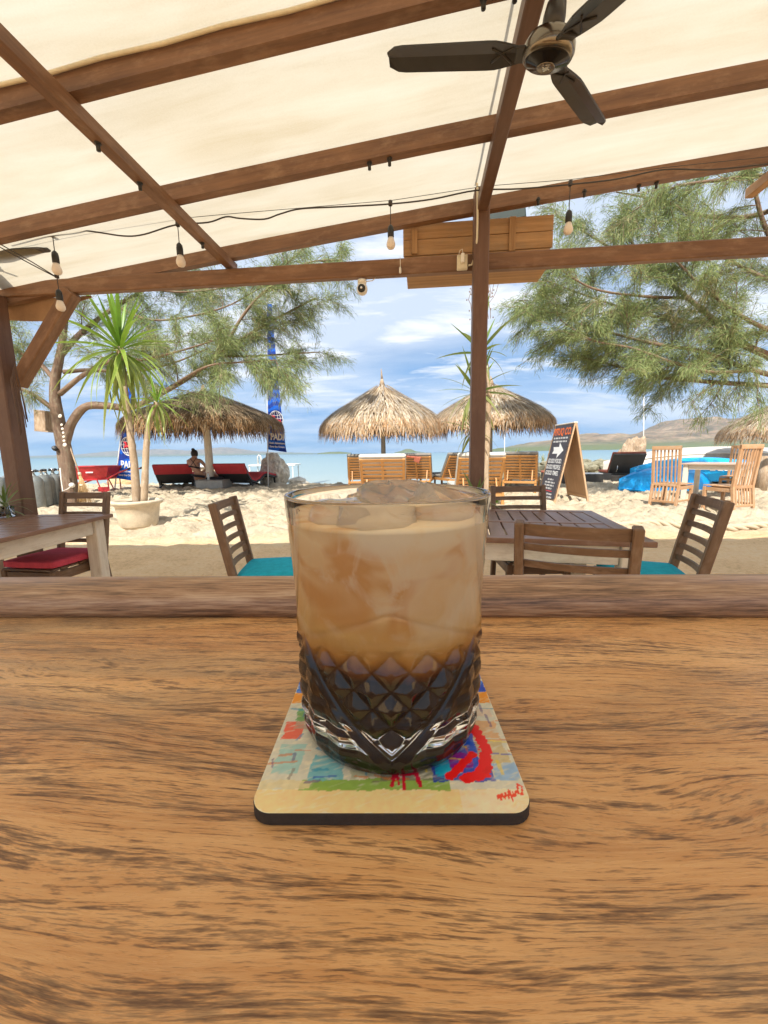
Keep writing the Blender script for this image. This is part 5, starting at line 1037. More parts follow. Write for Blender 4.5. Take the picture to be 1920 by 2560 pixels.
rock_obj('driftwood_stump', (p.x-0.32, 15.45, 0.45), (0.35, 0.35, 0.85), 5, grey_wood, 'shorter weathered stump leaning on the upright driftwood stump', 'stump', 3, 0.3)
m = MB(); m.tube([D(1612, 1150, 22)-Vector((0, 0, 1.0)), D(1610, 940, 22)], 0.024, 8); o = m.build('mast', white_paint); tag(o, 'thin white mast standing up behind the driftwood stump', 'mast')
m = MB(); m.tube([D(1263, 1125, 30)-Vector((0, 0, 1.3)), D(1261, 1070, 30)], 0.03, 6); o = m.build('mast', white_paint); tag(o, 'thin far mast below the thatch parasol by the centre post', 'mast')
# ------------------------------------------------------------------ teak dining set on the sand
ctr = G(1740, 1166, 0.80); 
def make_teak_chair(label, loc, rz_, group='tall teak dining chairs'):
    c = thing('teak_dining_chair', label, 'chair', loc, rz_, group); W, Dp, SH, BH = 0.47, 0.46, 0.46, 1.13; yb = -Dp/2; ln = -0.10
    for s in (-1, 1):
        x = s*(W/2-0.022); MB().beam((x, yb, SH-0.02), (x, yb+ln*(BH-SH), BH), 0.044, 0.04, up=(0, 1, 0)).build('back_post', teak_pale, c); MB().beam((x, yb-0.06, 0), (x, yb, SH), 0.044, 0.045, up=(0, 1, 0)).build('leg', teak_pale, c)
        MB().beam((x, Dp/2-0.03, 0), (x, Dp/2-0.03, SH-0.02), 0.048, 0.048, up=(0, 1, 0)).build('leg', teak_pale, c)
        MB().beam((x, yb, SH-0.06), (x, Dp/2-0.05, SH-0.06), 0.024, 0.06).build('seat_rail', teak_pale, c); MB().beam((x, yb-0.03, 0.17), (x, Dp/2-0.05, 0.17), 0.022, 0.032).build('stretcher', teak_pale, c)
    MB().beam((-W/2, yb+ln*(BH-SH), BH-0.03), (W/2, yb+ln*(BH-SH), BH-0.03), 0.04, 0.07).build('top_rail', teak_pale, c)
    MB().beam((-W/2+0.04, yb, SH-0.01), (W/2-0.04, yb, SH-0.01), 0.03, 0.05).build('back_rail', teak_pale, c); MB().beam((-W/2+0.04, yb-0.045, 0.15), (W/2-0.04, yb-0.045, 0.15), 0.024, 0.04).build('back_rail', teak_pale, c)
    MB().beam((-W/2+0.04, Dp/2-0.03, SH-0.06), (W/2-0.04, Dp/2-0.03, SH-0.06), 0.024, 0.06).build('seat_rail', teak_pale, c)
    for k in range(6):
        x = -W/2+0.085+k*(W-0.17)/5; MB().beam((x, yb+ln*0.02, SH), (x, yb+ln*(BH-SH-0.06), BH-0.06), 0.026, 0.016, up=(0, 1, 0)).build('back_slat', teak_pale, c)
        MB().beam((x, yb-0.045, 0.16), (x, yb-0.005, SH-0.03), 0.026, 0.016, up=(0, 1, 0)).build('lower_slat', teak_pale, c)
    for k in range(6): MB().box((0, -Dp/2+0.05+k*0.074, SH+0.002), (W-0.01, 0.066, 0.018), bev=0.003).build('seat_slat', teak_pale, c)
    return c
TZs = 0.08
tcx, tcy = 6.95, 8.25
ttb = make_table('teak_dining_table', 'square teak-topped table with white legs on the open sand', (tcx, tcy, TZs), R(38), 1.02, 1.02, 0.78, top=wood('pale_teak_top', (0.62, 0.48, 0.40), (0.48, 0.34, 0.26), 0.4, 30, 0.1), two_bays=False)
p = GS(1637, 1276); make_teak_chair('tall teak chair on the kayak-free end of the teak table', (p.x+0.42, p.y+0.20, TZs), R(-62))
p = GS(1832, 1288); make_teak_chair('tall teak chair on the near side of the teak table', (p.x+0.10, p.y+0.28, TZs), R(14))
make_teak_chair('tall teak chair on the far side of the teak table, back to the boats', (tcx+0.80, tcy+0.42, TZs), R(122))

# ------------------------------------------------------------------ kayaks and upturned hull
def hull_mesh(L, W, H, n=44):
    """upturned boat: gunwale at z=0, chine, bilge and keel above; both ends drawn to a point"""
    sec = [(-1.0, 0.0), (-0.96, 0.34), (-0.72, 0.74), (-0.30, 0.95), (0.0, 1.0), (0.30, 0.95), (0.72, 0.74), (0.96, 0.34), (1.0, 0.0)]; V = []; k = len(sec)
    for i in range(n+1):
        t = i/n*2-1; w_ = W/2*(1-abs(t)**2.1)+0.004; h = H*(1-0.55*abs(t)**2.4)
        V += [(t*L/2, y*w_, z*h+0.10*H*abs(t)**3) for y, z in sec]
    F = [(i*k+j, (i+1)*k+j, (i+1)*k+j+1, i*k+j+1) for i in range(n) for j in range(k-1)]
    return V, F
def kayak(label, loc, rz_, L, mat, tilt=0):
    k = thing('kayak', label, 'kayak', loc, rz_, 'blue kayaks on the sand'); V, F = hull_mesh(L, 0.98, 0.62); m = MB(); m.add(V, F, None, False); hu_ = m.build('hull', mat, k)
    m = MB(); m.tube([(x*L/2, -(0.92/2*(1-abs(x)**2.4)+0.015), 0.02+0.10*abs(x)**3) for x in np.linspace(-0.98, 0.98, 20)], 0.022, 6); m.tube([(x*L/2, (0.92/2*(1-abs(x)**2.4)+0.015), 0.02+0.10*abs(x)**3) for x in np.linspace(-0.98, 0.98, 20)], 0.022, 6); m.build('gunwale', blue_plastic, k)
    m = MB(); m.extrude([(-0.03, 0.44), (0.03, 0.44), (0.015, 0.55), (-0.015, 0.55)], -L*0.33, L*0.33); m.build('keel_strip', mat, k)
    return k
p = D(1740, 1180, 10.8); k1 = kayak('cyan upturned kayak with white lettering behind the teak table', (p.x+0.05, 10.8, 0.30), R(-6), 3.5, blue_plastic2)
mt = Matrix.Translation((0.55, -0.43, 0.335))@Matrix.Rotation(R(64), 4, 'X'); m = MB()
for x0 in (-0.55, -0.36, -0.20, 0.0, 0.17, 0.34, 0.55): m.add([(x0, -0.07, 0), (x0+0.13, -0.07, 0), (x0+0.13, 0.07, 0), (x0+0.01, 0.07, 0)], [(0, 1, 2, 3)])
m.build('white_lettering', paper_white, k1, xf=mt)
p = D(1690, 1190, 10.1); kayak('darker blue kayak lying beside the cyan one', (p.x-0.15, 10.2, 0.10), R(14), 3.0, blue_plastic)
p = D(1860, 1190, 11.6); kayak('small blue kayak behind the upturned pair', (p.x, 11.9, 0.2), R(24), 2.8, blue_plastic)
hb = thing('upturned_boat', 'large weathered grey wooden boat hull behind the kayaks', 'boat', (D(1790, 1150, 15).x, 15.0, 0.1), R(-4)); V, F = hull_mesh(8.2, 1.9, 1.12); m = MB(); m.add(V, F, None, True); m.build('hull', hull_grey, hb)
for zz_, yy in ((0.62, -0.80), (0.86, -0.62), (0.40, -0.90)): m = MB(); m.tube([(x*4.1, yy*(1-abs(x)**2.4)-0.02, zz_*(1-abs(x)**3*0.55)+0.01) for x in np.linspace(-0.9, 0.9, 24)], 0.028, 6); m.build('rubbing_strake', white_paint, hb)
for i, (x, h) in enumerate(((1905, 0.95), (1893, 0.80))):
    p = D(x, 1200, 9.9); m = MB(); m.tube([(p.x, 9.9+0.2*i, 0.0), (p.x+0.02, 9.9+0.2*i, h)], [0.12, 0.10], 12); o = m.build('wooden_bollard', grey_wood); tag(o, ('tall' if i == 0 else 'short')+' grey wooden bollard beyond the teak table', 'bollard', 'wooden bollards')

# ------------------------------------------------------------------ seawall of rubble
r1 = np.random.default_rng(17); bm = bmesh.new()
for k in range(420):
    t = r1.random(); x = 3.4+t*17; y = 15.2+t*4.2+r1.normal(0, 0.35); z = r1.uniform(-0.15, 0.72)-abs(r1.normal(0, 0.06)); s = r1.uniform(0.12, 0.26)
    ret = bmesh.ops.create_icosphere(bm, subdivisions=1, radius=1, matrix=Matrix.Translation((x, y, z))@Matrix.Rotation(r1.uniform(0, 6), 4, 'Z')@Matrix.Diagonal((s*1.4, s, s*0.8, 1)))
    for v in ret['verts']: v.co += Vector(r1.normal(0, 0.02, 3))
me = bpy.data.meshes.new('rubble_seawall'); bm.to_mesh(me); bm.free(); me.materials.append(wall_rock); o = link('rubble_seawall', me); tag(o, 'low grey-green rubble seawall running out beside the bay', 'seawall', kind='stuff')
m = MB(); m.extrude([(-0.8, -0.5), (0.8, -0.5), (0.6, 0.66), (-0.45, 0.66)], -9, 9); o = m.build('seawall_core', wall_rock); o.location = (12.2, 17.75, 0.0); o.rotation_euler = (0, 0, math.atan2(4.2, 17)); tag(o, 'solid grey core of the seawall under its rubble', 'seawall')
p = D(1290, 1150, 16.2); q = thing('shore_shrub', 'small yellow-green shrub growing on the seawall', 'shrub', (p.x, 16.4, 0.66)); rosette(q, (0, 0, 0.15), [leaf_mesh('leaf', 0.5, 0.12, 0.3, (0.3, 0.34, 0.05), (0.45, 0.46, 0.1), 4)], 40, 0, 88, 12); m = MB(); m.tube([(0, 0, -0.1), (0, 0, 0.3)], 0.03, 6); m.build('stem', palm_bark, q)
for i, xx in enumerate((1240, 1345, 1362)):
    p = D(xx, 1150, 16.2); q = thing('dune_grass_tuft', 'tuft of pale dune grass on the seawall', 'grass', (p.x, 16.4, 0.64), 0, 'grass tufts on the seawall'); rosette(q, (0, 0, 0.05), [leaf_mesh('leaf', 0.42, 0.03, 0.3, (0.34, 0.36, 0.18), (0.5, 0.5, 0.3), 4)], 26, 25, 88, 22+i)

# ------------------------------------------------------------------ rock, white tender, bathing platform, outrigger arm
p = GS(681, 1213); rock_obj('upright_coral_rock', (p.x, p.y+0.25, 0.40), (0.50, 0.34, 0.82), 9, rock_mat, 'upright pale coral rock at the water edge beside the flag', 'rock', 4, 0.26)
rock_obj('coral_boulder', (p.x+0.85, p.y+0.5, 0.06), (0.42, 0.3, 0.2), 12, rock_mat, 'low pale boulder at the foot of the coral rock', 'rock', 3, 0.3)
bt_ = thing('moored_boat', 'cream boat with a white roof moored behind the red loungers', 'boat', (D(520, 1150, 16.6).x, 16.6, 0.10), R(4)); bt_.scale = (0.56, 0.6, 0.62)
V, F = hull_mesh(5.6, 1.8, 0.7); m = MB(); m.add([(x, y, 0.75-z) for x, y, z in V], [f[::-1] for f in F], None, True); m.build('hull', hull_cream, bt_); m = MB(); m.extrude([(-0.9, 0.74), (0.9, 0.74), (0.85, 1.02), (-0.85, 1.02)], -2.0, 2.1); m.build('cabin', hull_cream, bt_)
m = MB(); V = []; n = 12
for i in range(n+1):
    t = i/n*2-1
    for j in range(n+1): s = j/n*2-1; V.append((0.1+t*2.35, s*1.0, 1.14-0.20*abs(t)**3-0.12*s*s))
m.add(V+[(x, y, z-0.05) for x, y, z in V], [(i*(n+1)+j, (i+1)*(n+1)+j, (i+1)*(n+1)+j+1, i*(n+1)+j+1) for i in range(n) for j in range(n)]+[(i*(n+1)+j+169, i*(n+1)+j+170, (i+1)*(n+1)+j+170, (i+1)*(n+1)+j+169) for i in range(n) for j in range(n)], None, True); m.build('roof', white_paint, bt_)
for x in (-1.9, -0.6, 0.8, 2.0): MB().box((x, -0.86, 0.95), (0.06, 0.05, 0.26)).build('roof_post', white_paint, bt_)
yp = 17.0; L0, R0 = D(632, 1163, yp), D(745, 1158, yp); bp = thing('bathing_platform', 'white framed bathing platform with ladder rails standing in the shallows', 'platform', ((L0.x+R0.x)/2, yp, -0.1)); wl = R0.x-L0.x; hz_ = L0.z+0.1
m = MB(); m.box((0, 0, hz_), (wl, 1.2, 0.06)); m.build('deck', white_paint, bp)
for x in (-0.48, -0.18, 0.2, 0.44):
    for y in (-0.55, 0.55): m = MB(); m.tube([(x*wl, y, -0.4), (x*wl, y, hz_)], 0.022, 6); m.build('leg', white_paint, bp)
for x in (-0.30, -0.06):
    m = MB(); m.tube([(x*wl, -0.5, hz_), (x*wl, -0.5, hz_+0.36), (x*wl+0.05, -0.5, hz_+0.42), (x*wl+0.12, -0.5, hz_+0.38), (x*wl+0.16, -0.5, hz_)], 0.03, 6); m.build('ladder_rail', white_paint, bp)
m = MB(); m.tube([D(x, y, 15.6) for x, y in [(716, 1205), (728, 1199), (748, 1193), (762, 1198), (768, 1212)]], [0.03, 0.055, 0.05, 0.045, 0.04], 8); o = m.build('outrigger_arm', white_paint); tag(o, 'curved white outrigger arm rising from the shallows', 'outrigger')

# ------------------------------------------------------------------ feather flags
flag_mat, nt, b = newmat('blue_flag_cloth'); co = obj_coord(nt); sp = nt.add('ShaderNodeSeparateXYZ'); nt.set(sp.inputs[0], co)
sw = nt.add('ShaderNodeTexWave', wave_type='RINGS', i_Vector=nt.mapping(co, (1.4, 1, 0.9))); sw.inputs['Scale'].default_value = 1.3; sw.inputs['Distortion'].default_value = 9; sw.inputs['Detail'].default_value = 3
up_ = nt.ramp(sp.outputs[2], [(0.30, 0), (0.42, 1)])
upn = nt.math('MULTIPLY', nt.math('GREATER_THAN', sp.outputs[2], 1.0), nt.ramp(sw.outputs[1], [(0.35, 0.0), (0.6, 0.9)]))
c = nt.mix(upn, (0.005, 0.15, 0.72), (0.01, 0.04, 0.32)); nt.set(b.inputs['Base Color'], c); b.inputs['Roughness'].default_value = 0.75
tb = nt.add('ShaderNodeBsdfTranslucent'); nt.set(tb.inputs[0], c); mx = nt.add('ShaderNodeMixShader'); mx.inputs[0].default_value = 0.25; nt.l.new(b.outputs[0], mx.inputs[1]); nt.l.new(tb.outputs[0], mx.inputs[2]); nt.l.new(mx.outputs[0], nt.n['Material Output'].inputs[0])
navy = simple('navy_print', (0.01, 0.012, 0.10), 0.75)
def make_flag(label, base, Hf, lo, wb, wt, lean, mirror, rz_):
    f = thing('feather_flag', label, 'flag', base, rz_, 'blue feather flags'); 
    sk_ = lambda z: lean*(z/Hf)**1.0
    m = MB(); m.tube([(sk_(z), 0, z) for z in np.linspace(-0.3, Hf+0.05, 10)], np.linspace(0.022, 0.012, 10), 8); m.build('pole', white_paint, f)
    nx_, nz_ = 6, 40; V = []
    for i in range(nz_+1):
        t = i/nz_; z = lo+(Hf-lo)*t; wd = wb+(wt-wb)*min(1, t*1.05)**0.8
        for j in range(nx_+1): s = j/nx_; V.append((sk_(z)+mirror*(0.02+s*wd), 0.0, z-0.10*s*(1-t)))
    k = len(V); V2 = [(x, y+0.006, z) for x, y, z in V]; F = [(i*(nx_+1)+j, i*(nx_+1)+j+1, (i+1)*(nx_+1)+j+1, (i+1)*(nx_+1)+j) for i in range(nz_) for j in range(nx_)]
    m = MB(); m.add(V+V2, F+[tuple(k+q for q in f_[::-1]) for f_ in F], None, True); cl_ = m.build('cloth', flag_mat, f)
    # globe emblem and lettering, just proud of the cloth
    zc_ = lo+0.98; wd = wb*0.86; xc = sk_(zc_)+mirror*(0.02+wd/2); rg = wd*0.44
    m = MB(); m.add([(xc+rg*0.98*math.cos(a), -0.004, zc_+rg*1.25*math.sin(a)) for a in np.linspace(0, 2*math.pi, 33)[:-1]], [tuple(range(32))]); g_ = m.build('emblem_field', navy, cl_)
    m = MB(); circ = lambda kx: [(xc+rg*kx*math.cos(a), -0.008, zc_+rg*1.25*math.sin(a)) for a in np.linspace(0, 2*math.pi, 33)]
    for kx in (1.0, 0.66, 0.28): m.tube(circ(kx), 0.012 if kx == 1 else 0.008, 5, cap=False)
    for q in (-0.6, -0.22, 0.18, 0.58): hw = rg*math.sqrt(1-q*q); m.tube([(xc-hw+2*hw*t, -0.008, zc_+rg*1.25*q-0.05*rg*(1-(2*t-1)**2)*4*abs(q)) for t in np.linspace(0, 1, 9)], 0.008, 5)
    m.build('globe_lines', paper_white, cl_)
    m = MB(); m.tube([(xc-rg*0.55, -0.016, zc_+rg*0.62), (xc-rg*0.2, -0.016, zc_+rg*0.35), (xc-rg*0.42, -0.016, zc_+rg*0.05), (xc, -0.016, zc_+rg*0.02), (xc+rg*0.35, -0.016, zc_-rg*0.22), (xc+rg*0.75, -0.016, zc_-rg*0.3)], [0.02, 0.035, 0.03, 0.05, 0.045, 0.02], 6); m.tube([(xc-rg*0.15, -0.016, zc_), (xc-rg*0.6, -0.016, zc_-rg*0.15)], 0.022, 5); m.tube([(xc+rg*0.3, -0.016, zc_-rg*0.2), (xc+rg*0.7, -0.016, zc_-rg*0.02)], 0.02, 5); m.lathe([(0, -0.05), (0.05, 0), (0, 0.05)], 8, (xc-rg*0.28, -0.016, zc_+rg*0.45)); m.build('diver_emblem', paper_red, cl_)
    def TT(z, dx=0.0): return Matrix.Translation((sk_(z)+mirror*(0.02+wb*0.49)+dx, -0.006, z-0.05))@Matrix.Rotation(R(4)*mirror, 4, 'Y')@Matrix.Rotation(R(90), 4, 'X')
    text_mesh('lettering', 'PADI', 0.30, paper_white, cl_, TT(lo+0.46), bold=0.012, sx=0.62*wb/0.55)
    text_mesh('lettering', 'Seek Adventure.', 0.088, paper_white, cl_, TT(lo+0.26), bold=0.003, sx=0.80*wb/0.55); text_mesh('lettering', 'Save the Ocean.', 0.088, paper_white, cl_, TT(lo+0.14), bold=0.003, sx=0.80*wb/0.55)
    return f
YF = 13.6; b1 = D(669, 1200, YF); t1 = D(666, 760, YF); make_flag('blue feather flag with globe emblem rising beside the coral rock', (b1.x, YF, 0.0), t1.z, D(669, 1124, YF).z, 0.62, 0.16, t1.x-b1.x, 1, 0)
YF = 12.4; b1 = D(286, 1230, YF); make_flag('blue feather flag with globe emblem leaning behind the dracaena pot', (b1.x-0.02, YF, 0.0), D(325, 900, YF).z, D(283, 1196, YF).z, 0.60, 0.14, D(326, 900, YF).x-b1.x, 1, 0)

# ------------------------------------------------------------------ dive tanks, wheelbarrow, broom
def make_tank(label):
    t = thing('dive_tank', label, 'tank', group='dive tanks standing on the sand'); m = MB(); m.lathe([(0.0, 0.0), (0.13, 0.0), (0.15, 0.02), (0.155, 0.06), (0.155, 0.56), (0.146, 0.63), (0.105, 0.69), (0.05, 0.715), (0.03, 0.735), (0.03, 0.75), (0.0, 0.75)], 20); m.build('cylinder', tank_mat, t)
    m = MB(); m.lathe([(0.022, 0.75), (0.022, 0.80), (0.028, 0.81), (0.028, 0.845), (0.0, 0.85)], 12); m.box((0.0, -0.02, 0.795), (0.05, 0.06, 0.035)); va_ = m.build('valve', chrome, t)
    m = MB(); m.lathe([(0.03, 0.0), (0.03, 0.04), (0.0, 0.042)], 10, (0.025, 0, 0.82), True, Euler((0, R(80), 0))); m.lathe([(0.022, 0.0), (0.026, 0.02), (0, 0.024)], 10, (0.0, -0.05, 0.81), True, Euler((R(75), 0, 0))); m.build('valve_knob', black_plastic, va_)
    return t
tk = make_tank('x'); labs = 'grey aluminium dive tank in the row beside the casuarina trunk'
spots = [(5, 1276), (34, 1272), (62, 1268), (98, 1271), (124, 1264), (143, 1262), (158, 1258)]
first_t = True; r2 = random.Random(4)
for i, (px, py) in enumerate(spots):
    p = GS(px, py)
    for row in range(2):
        if row and i == 6: continue
        o = tk if first_t else copy_tree(tk); first_t = False; place(o, (p.x+row*(-0.10)+r2.uniform(-0.03, 0.03), p.y+row*0.32, p.z), r2.uniform(0, 6.2), labs if not row else 'grey dive tank in the second row, only its valve showing')
p = GS(232, 1236); wb_ = thing('wheelbarrow', 'red wheelbarrow standing behind the casuarina trunk', 'wheelbarrow', (p.x, p.y+0.3, p.z), R(6)); s_ = 1.25
Vt = []
for z, hx0, hx1, hy in ((0.36, -0.34, 0.30, 0.22), (0.66, -0.50, 0.46, 0.36)): Vt += [(hx0, -hy, z), (hx1, -hy, z), (hx1, hy, z), (hx0, hy, z)]
m = MB(); m.add([(x*s_, y*s_, z*s_) for x, y, z in Vt], [(0, 3, 2, 1), (0, 1, 5, 4), (1, 2, 6, 5), (2, 3, 7, 6), (3, 0, 4, 7)]); ty_ = m.build('tray', red_paint, wb_)
m = MB(); m.tube([(x*s_, y*s_, z*s_) for x, y, z in (Vt[4:]+[Vt[4]])], 0.018, 6); m.build('tray_rim', red_paint, ty_)
m = MB(); m.box((0.0, -0.305*s_, 0.53*s_), (0.20, 0.008, 0.05), Euler((R(-25), 0, 0)), 0.003); m.build('maker_plate', paper_white, ty_)
for s in (-1, 1):
    m = MB(); m.tube([(-0.55*s_, s*0.08, 0.20*s_), (-0.2*s_, s*0.2*s_, 0.34*s_), (0.35*s_, s*0.26*s_, 0.36*s_), (0.62*s_, s*0.28*s_, 0.50*s_), (0.98*s_, s*0.29*s_, 0.63*s_)], 0.022, 8); ha_ = m.build('handle', red_paint, wb_)
    m = MB(); m.tube([(0.85*s_, s*0.29*s_, 0.585*s_), (1.02*s_, s*0.29*s_, 0.645*s_)], 0.030, 8); m.build('grip', black_plastic, ha_)
    m = MB(); m.tube([(0.10*s_, s*0.24*s_, 0.36*s_), (0.22*s_, s*0.26*s_, 0.0), (0.36*s_, s*0.26*s_, 0.0), (0.36*s_, s*0.26*s_, 0.38*s_)], 0.018, 6); m.build('leg', red_paint, wb_)
m = MB(); m.box((0.26*s_, -0.28*s_, 0.12*s_), (0.32, 0.012, 0.14)); m.build('leg_plate', red_paint, wb_)
m = MB(); m.lathe([(0.12, -0.04), (0.19, -0.045), (0.21, 0.0), (0.19, 0.045), (0.12, 0.04)], 20, (-0.58*s_, 0, 0.20), True, Euler((R(90), 0, 0))); m.build('wheel', black_plastic, wb_)
p0, p1, p2 = GS(208, 1256)+Vector((0, -0.6, 0)), None, None
YB = p0.y; br = thing('palm_broom', 'long-handled palm-rib broom leaning against the casuarina trunk', 'broom', (p0.x, YB, p0.z)); A_, B_ = D(173, 1112, YB+0.25), D(199, 1185, YB+0.05); E_ = D(213, 1258, YB-0.02)
m = MB(); m.tube([A_, B_], 0.016, 8); m.build('handle', grey_wood, br, True)
m = MB(); r3 = random.Random(2)
for k in range(60):
    e2_ = E_+Vector((r3.gauss(0, 0.075), r3.gauss(0, 0.04), r3.uniform(-0.02, 0.06))); mid2 = B_.lerp(e2_, 0.35); m.tube([B_+Vector((r3.gauss(0, 0.012), r3.gauss(0, 0.01), 0)), mid2, e2_], [0.006, 0.006, 0.003], 4)
o = m.build('bristles', broom_mat, br, True); tag(o, kind='stuff')
m = MB(); m.lathe([(0.045, -0.02), (0.045, 0.02)], 10, B_.lerp(E_, 0.38)); m.lathe([(0.035, -0.03), (0.03, 0.04)], 10, B_); m.build('binding', cable_pale, br, True)
p = GS(285, 1216); rock_obj('sandstone_block', (p.x, p.y+0.5, 0.22), (0.55, 0.35, 0.30), 21, simple('tan_block', (0.62, 0.45, 0.24), 0.9, 0, 0.2), 'tan sandstone lump behind the wheelbarrow', 'rock', 3, 0.12)
# ------------------------------------------------------------------ casuarina trees: limbs, branchlets and thousands of drooping needles
def make_casuarina(label, trunk, limbs, n_sub, twig_len, seed, base, needle_n=13, nl=(0.13, 0.26), dens=1.0, wfac=1.0):
    r0 = np.random.default_rng(seed); rr = random.Random(seed)
    t = thing('casuarina_tree', label, 'tree', base, 0, 'casuarina trees on the beach')
    def smooth_path(P, R0, R1, k=5):
        P = [Vector(p) for p in P]; Q = []; 
        for i in range(len(P)-1):
            p0, p1, p2, p3 = P[max(i-1, 0)], P[i], P[i+1], P[min(i+2, len(P)-1)]
            for j in range(k):
                s = j/k; Q.append(0.5*((2*p1)+(p2-p0)*s+(2*p0-5*p1+4*p2-p3)*s*s+(3*p1-p0-3*p2+p3)*s**3))
        Q.append(P[-1]); n = len(Q); return Q, [R0+(R1-R0)*(i/(n-1)) for i in range(n)]
    m = MB(); Q, RR_ = smooth_path(trunk[0], trunk[1], trunk[2]); RR_ = [r_*(1+0.10*mnoise.noise(q*2.2))+(0.06 if i < 3 else 0)*(3-i)/3 for i, (q, r_) in enumerate(zip(Q, RR_))]; m.tube(Q, RR_, 14); m.build('trunk', bark, t, True)
    twigs = MB(); seg = []                                   # seg: (point, direction) carriers of needles
    for (P, R0, R1, start, up) in limbs:
        Q, RR_ = smooth_path(P, R0, R1); mm = MB(); mm.tube(Q, [r_*(1+0.08*mnoise.noise(q*3)) for q, r_ in zip(Q, RR_)], 8); mm.build('limb', bark, t, True)
        n = len(Q); cnt = max(3, int(n_sub*sum((Q[i+1]-Q[i]).length for i in range(n-1))))
        for k in range(cnt):
            f = start+(1-start)*(k+rr.random())/cnt; i = min(n-2, int(f*(n-1))); p = Q[i].lerp(Q[i+1], f*(n-1)-i); d = (Q[i+1]-Q[i]).normalized()
            side = Vector((rr.gauss(0, 1), rr.gauss(0, 1), rr.gauss(up, 0.8))); dirn = (d*0.75+side.normalized()*0.95).normalized(); L = twig_len*rr.uniform(0.55, 1.25)*(1.1-0.35*f)
            pts = [p]; dv_ = dirn.copy(); ns = 6
            for s in range(ns):
                dv_ = (dv_+Vector((rr.gauss(0, 0.14), rr.gauss(0, 0.14), rr.gauss(-0.03, 0.12)))).normalized(); pts.append(pts[-1]+dv_*L/ns)
            r_ = max(0.006, RR_[i]*0.28); twigs.tube(pts, [r_*(1-0.75*s/ns) for s in range(ns+1)], 4, cap=False)
            for s in range(1, ns+1):
                for q in range(2 if s > 1 else 1):
                    st = pts[s-1].lerp(pts[s], rr.random()); d2 = ((pts[s]-pts[s-1]).normalized()*0.8+Vector((rr.gauss(0, 0.6), rr.gauss(0, 0.6), rr.gauss(0.05, 0.5)))).normalized(); L2 = rr.uniform(0.28, 0.62)*twig_len/1.2; pp_ = [st]; 
                    for z in range(3): d2 = (d2+Vector((0, 0, -0.10))).normalized(); pp_.append(pp_[-1]+d2*L2/3)
                    twigs.tube(pp_, [0.006, 0.005, 0.004, 0.003], 3, cap=False)
                    for z in range(3):
                        for w_ in range(3): seg.append((*pp_[z].lerp(pp_[z+1], (w_+rr.random())/3), *((pp_[z+1]-pp_[z]).normalized())))
                seg.append((*pts[s], *((pts[s]-pts[s-1]).normalized())))
    o = twigs.build('branchlets', bark, t, True); tag(o, kind='stuff')
    S = np.array(seg); K = needle_n; n = len(S)*K; A = np.repeat(S[:, :3], K, 0)+r0.normal(0, 0.05, (n, 3)); d = np.repeat(S[:, 3:], K, 0)*0.95+r0.normal(0, 0.48, (n, 3)); d[:, 2] -= 0.16; d /= np.linalg.norm(d, axis=1)[:, None]
    L = r0.uniform(*nl, n)[:, None]; side = np.cross(d, r0.normal(0, 1, (n, 3))); side /= np.linalg.norm(side, axis=1)[:, None]; wd = r0.uniform(0.0028, 0.0058, n)[:, None]*wfac
    mid_ = A+d*L*0.55; end = A+d*L+np.array([0, 0, -1.0])*L*0.22
    V = np.stack([A, mid_-side*wd, end, mid_+side*wd], 1)-np.array(base)
    F = np.arange(n*4).reshape(-1, 4)
    pal = np.array([(0.25, 0.32, 0.125), (0.31, 0.385, 0.155), (0.40, 0.45, 0.19), (0.21, 0.28, 0.12), (0.45, 0.41, 0.21)])
    clump = fbm(A[:, 0]*1.3+A[:, 1]*0.7, A[:, 2]*1.7+A[:, 1]*0.9, seed, 2); ci = np.clip((clump*5+r0.normal(0, 0.9, n)).astype(int), 0, 4)
    col = np.repeat(pal[ci]*r0.uniform(0.8, 1.25, (n, 1)), 4, 0)
    o = mesh_np('crown', V.reshape(-1, 3), F, needle_mat, t, col=col); tag(o, kind='stuff')
    return t, n
YT = 9.3
W_ = lambda x, y, dy=0.0: D(x, y, YT+dy)
bs = W_(182, 1285); bs = Vector((bs.x, bs.y, 0.02))
trunk = ([Vector((bs.x, bs.y, -0.1)), W_(172, 1200), W_(160, 1120), W_(148, 1062), W_(138, 1000), W_(138, 950), W_(148, 900), W_(158, 840), W_(165, 770)], 0.175, 0.05)
